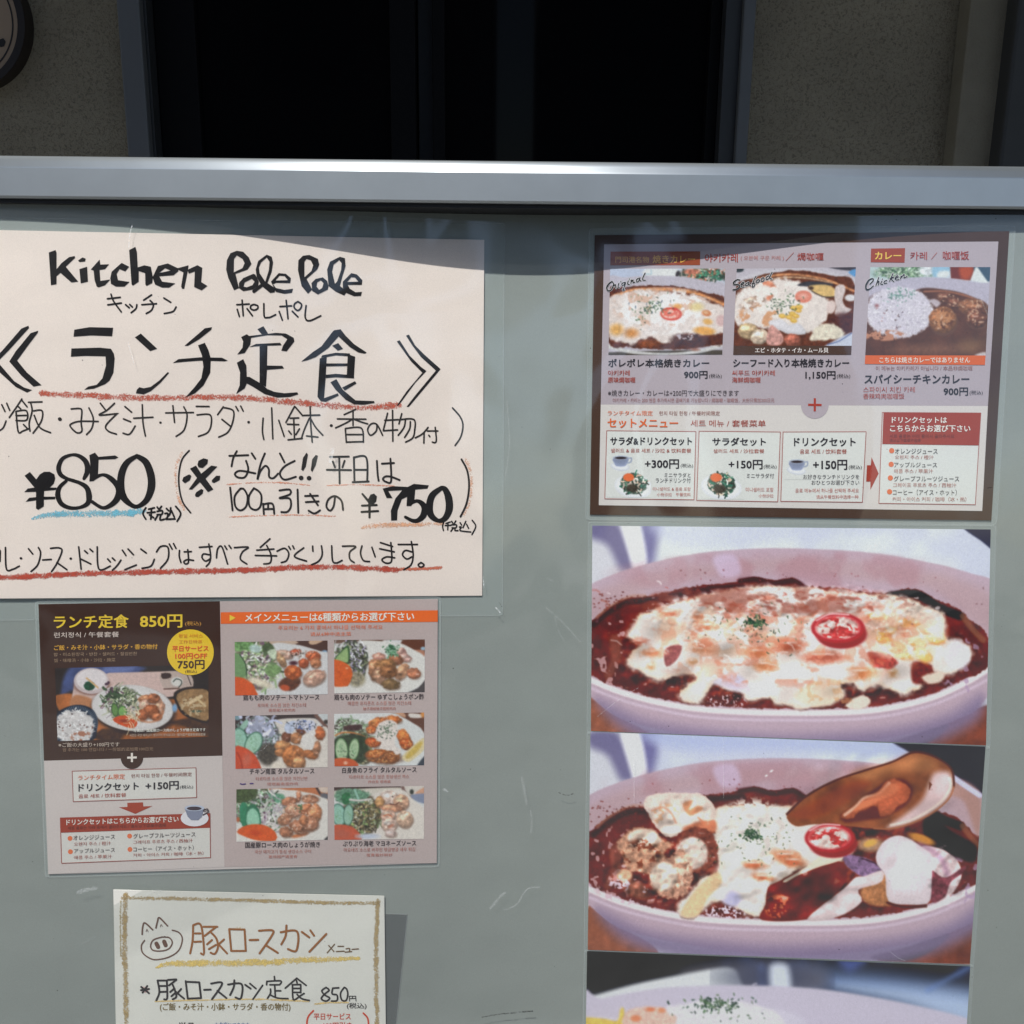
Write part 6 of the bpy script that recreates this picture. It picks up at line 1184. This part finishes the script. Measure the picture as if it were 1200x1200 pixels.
GO = (226, 170, 62)
p = Print(lm, m3, T1, -.012)
for t in (('ランチ定食', 160, 150, 578, 224, (240, 192, 62), .045), ('850円', 645, 148, 880, 220, (240, 192, 62), .05), ('(税込)', 897, 183, 987, 211, (205, 150, 70), 0), ('런치정식 / 午餐套餐', 160, 245, 525, 276, (222, 206, 196), .01), ('ご飯・みそ汁・小鉢・サラダ・香の物付', 160, 317, 742, 346, GO, .015),
          ('밥・미소된장국・반찬・샐러드・절임반찬', 160, 360, 627, 380, (160, 134, 110), 0), ('饭・味噌汤・小钵・沙拉・腌菜', 160, 393, 505, 414, (150, 124, 100), 0), ('※ご飯の大盛り+100円です', 185, 866, 528, 891, (200, 184, 170), .01), ('밥 추가는 100 엔입니다 / 一份饭的追加需100日元', 210, 896, 718, 916, (150, 122, 100), 0)): p(*t)
p.done()
tp = photo_tray(lm, m2)
p = Print(tp, m3 + .0001, T1, -.012); p('写真は、国産豚ロース肉のしょうが焼き定食です', 607, 788, 1012, 806, (232, 224, 214), .02); p('사진은 국산 돼지고기 생강구이 정식입니다 / 图为国产猪里脊姜烧套餐', 585, 816, 1012, 832, (190, 176, 160), 0); p.done()
b = Bag(); cx, cy = 30 + 927 / 4.8, 690 + 357 / 4.8; b.poly([(cx + 27.4 * math.cos(a), cy + 26.8 * math.sin(a)) for a in np.linspace(0, 2 * math.pi, 49)[:-1]], m3 + .0001); o = b.build('price_badge', ink((238, 190, 50)), lm)
p = Print(o, m3 + .0003, T1, -.01)
for t in (('평일 서비스', 860, 254, 997, 276, (206, 130, 40), 0), ('工作日特惠', 862, 288, 992, 308, (206, 130, 40), 0), ('平日サービス', 825, 321, 1028, 352, (216, 84, 36), .04), ('100円OFF', 842, 363, 1020, 395, (216, 84, 36), .04), ('750円', 855, 402, 1005, 451, (70, 46, 34), .045), ('(税込)', 897, 456, 963, 476, (90, 62, 40), .01)): p(*t)
p.done()
b = Bag(); cx, cy = 30 + 598 / 4.8, 870 + 86 / 4.8; b.poly([(cx + 13.2 * math.cos(a), cy + 13.2 * math.sin(a)) for a in np.linspace(0, 2 * math.pi, 33)[:-1]], m2); o = b.build('plus_badge', ink((64, 43, 30)), lm)
b = Bag(); b.ribbon([(cx - 5.5, cy), (cx + 5.7, cy - .3)], 2.4, m3, caps=False); b.ribbon([(cx, cy - 5.6), (cx, cy + 5.2)], 2.4, m3, caps=False); b.build('lettering', ink((226, 216, 206)), o)
def qq(s, tr): return [tuple(x) for x in parse(s, tr)[0]]
o = outline_box('price_box', qq('262,162 958,143 962,310 268,333', T2), m2, (206, 204, 198), (150, 90, 84), lm)
p = Print(o, m3 + .0001, T2, -.03)
for t in (('ランチタイム限定', 295, 185, 558, 214, (214, 106, 62), .01), ('런치 타임 한정 / 午餐时间限定', 595, 178, 935, 200, (134, 74, 62), 0), ('ドリンクセット', 298, 234, 635, 277, DK, .045), ('+150円', 675, 223, 860, 269, DK, .05), ('(税込)', 868, 241, 942, 264, DK, 0), ('음료 세트 / 饮料套餐', 298, 292, 565, 315, RED, 0)): p(*t)
p.done()
b = Bag(); b.poly(parse('572,340 660,337 662,360 713,358 617,402 525,365 573,363', T2)[0], m2); b.build('arrow', ink((156, 66, 48)), lm)
o = outline_box('drink_list', qq('195,425 1037,400 1040,648 203,680', T2), m2, (204, 202, 196), (150, 80, 72), lm)
h = sheet('list_heading', qq('195,425 1037,400 1037.5,480 197.5,508', T2), m3, ink((150, 62, 46)), o, 8, 4)
p = Print(o, m3 + .00015, T2, -.03)
for t in (('ドリンクセットはこちらからお選び下さい', 230, 434, 860, 466, (232, 220, 212), .035), ('세트 음료는 아래 중에서 골라주세요 / 请从以下菜单中选择', 236, 472, 790, 492, (112, 46, 38), 0), ('オレンジジュース', 268, 524, 502, 550, G_, .01), ('오렌지 주스 / 橙汁', 272, 562, 480, 583, H_, 0), ('アップルジュース', 272, 598, 502, 624, G_, .01), ('애플 주스 / 苹果汁', 272, 637, 485, 658, H_, 0), ('グレープフルーツジュース', 605, 513, 955, 541, G_, .01), ('그레이프 후르츠 주스 / 西柚汁', 605, 551, 940, 572, H_, 0), ('コーヒー（アイス・ホット）', 605, 587, 945, 616, G_, .01), ('커피・아이스 커피 / 咖啡（冰・热）', 605, 624, 1000, 645, H_, 0)): p(*t)
p.done()
dots(((250, 540), (252, 615), (585, 527), (587, 602)), T2, 2.9, o)
b = Bag(); b.poly([(228 + 16.3 * math.cos(a), 958.8 + 9.6 * math.sin(a)) for a in np.linspace(0, 2 * math.pi, 33)[:-1]], m3 + .0002); sc_ = b.build('saucer', ink((214, 212, 216)), o)
b = Bag(); b.poly([(216.5, 948), (220, 957), (224, 961), (232, 961), (236.5, 957), (239, 947)], m3 + .0004); b.build('cup', ink((126, 132, 152)), sc_)
b = Bag(); b.poly([(227.8 + 11.6 * math.cos(a), 947 + 3.6 * math.sin(a)) for a in np.linspace(0, 2 * math.pi, 25)[:-1]], m3 + .0005); b.build('cup', ink((176, 184, 200)), sc_)
b = Bag(); b.poly([(227.5 + 8.6 * math.cos(a), 947.4 + 2.2 * math.sin(a)) for a in np.linspace(0, 2 * math.pi, 25)[:-1]], m3 + .0006); b.ribbon([(238.5, 950), (243, 948), (243.5, 951.5), (238, 955)], 1.4, m3 + .0004); b.build('coffee', ink((66, 54, 62)), sc_)
sheet('heading_band', [(258.6, 717.5), (513, 715.2), (513, 728.7), (258.7, 731)], m2, ink((226, 106, 48)), lm, 20, 2)
b = Bag(); b.poly(parse('82,88 112,103 82,120', T3)[0], m3); b.build('arrow', ink((244, 196, 70)), lm)
p = Print(lm, m3, T3, -.008)
for t in (('メインメニューは6種類からお選び下さい', 160, 82, 1008, 123, (240, 226, 216), .04), ('주요리는 6 가지 중에서 하나를 선택해 주세요', 325, 142, 850, 164, (216, 116, 82), 0), ('请从6种中选主菜', 487, 175, 692, 195, (216, 116, 82), 0), ('鶏もも肉のソテー トマトソース', 150, 490, 532, 518, (62, 52, 54), .015), ('토마토 소스를 얹은 치킨소테', 222, 533, 465, 552, (176, 112, 102), 0), ('番茄酱汁煎鸡肉', 277, 559, 410, 575, (176, 112, 102), 0),
          ('鶏もも肉のソテー ゆずこしょうポン酢', 607, 487, 1057, 516, (62, 52, 54), .015), ('매콤한 유자폰즈 소스를 얹은 치킨소테', 675, 523, 993, 543, (176, 112, 102), 0), ('柚子胡椒柚子醋煎鸡肉', 752, 551, 915, 568, (176, 112, 102), 0)): p(*t)
p.done()
p = Print(lm, m3, T4, -.01)
for t in (('チキン南蛮 タルタルソース', 182, 217, 507, 246, (62, 52, 54), .015), ('타르타르 소스를 얹은 치킨난반', 213, 259, 473, 278, (176, 112, 102), 0), ('塔塔酱南蛮炸鸡', 270, 287, 425, 303, (176, 112, 102), 0), ('白身魚のフライ タルタルソース', 647, 211, 1020, 240, (62, 52, 54), .015), ('타르타르 소스를 얹은 흰살생선 까스', 683, 250, 983, 269, (176, 112, 102), 0), ('炸白鱼 塔塔酱', 777, 276, 890, 291, (176, 112, 102), 0),
          ('国産豚ロース肉のしょうが焼き', 160, 587, 535, 616, (62, 52, 54), .015), ('국산 돼지고기 등심 생강소스 구이', 207, 626, 490, 645, (176, 112, 102), 0), ('姜烧国产猪里脊', 277, 652, 422, 668, (176, 112, 102), 0), ('ぷりぷり海老 マヨネーズソース', 650, 580, 1018, 608, (62, 52, 54), .015), ('마요네즈 소스로 버무린 탱글탱글 새우 튀김', 655, 616, 1013, 636, (176, 112, 102), 0), ('蛋黄酱炒鲜虾', 768, 644, 900, 660, (176, 112, 102), 0)): p(*t)
p.done()
b = Bag(); b.ribbon([(281.5, 918.4), (284.5, 919), (287.5, 918.5)], 1.2, m3); b.ribbon([(293, 918.2), (296.5, 918)], 1.2, m3); b.build('pen_mark', ink((74, 50, 120)), lm)
for n in range(1, 7): photo_m(lm, m2, n)
bpy.data.objects.remove(_to); bpy.data.curves.remove(_tc)
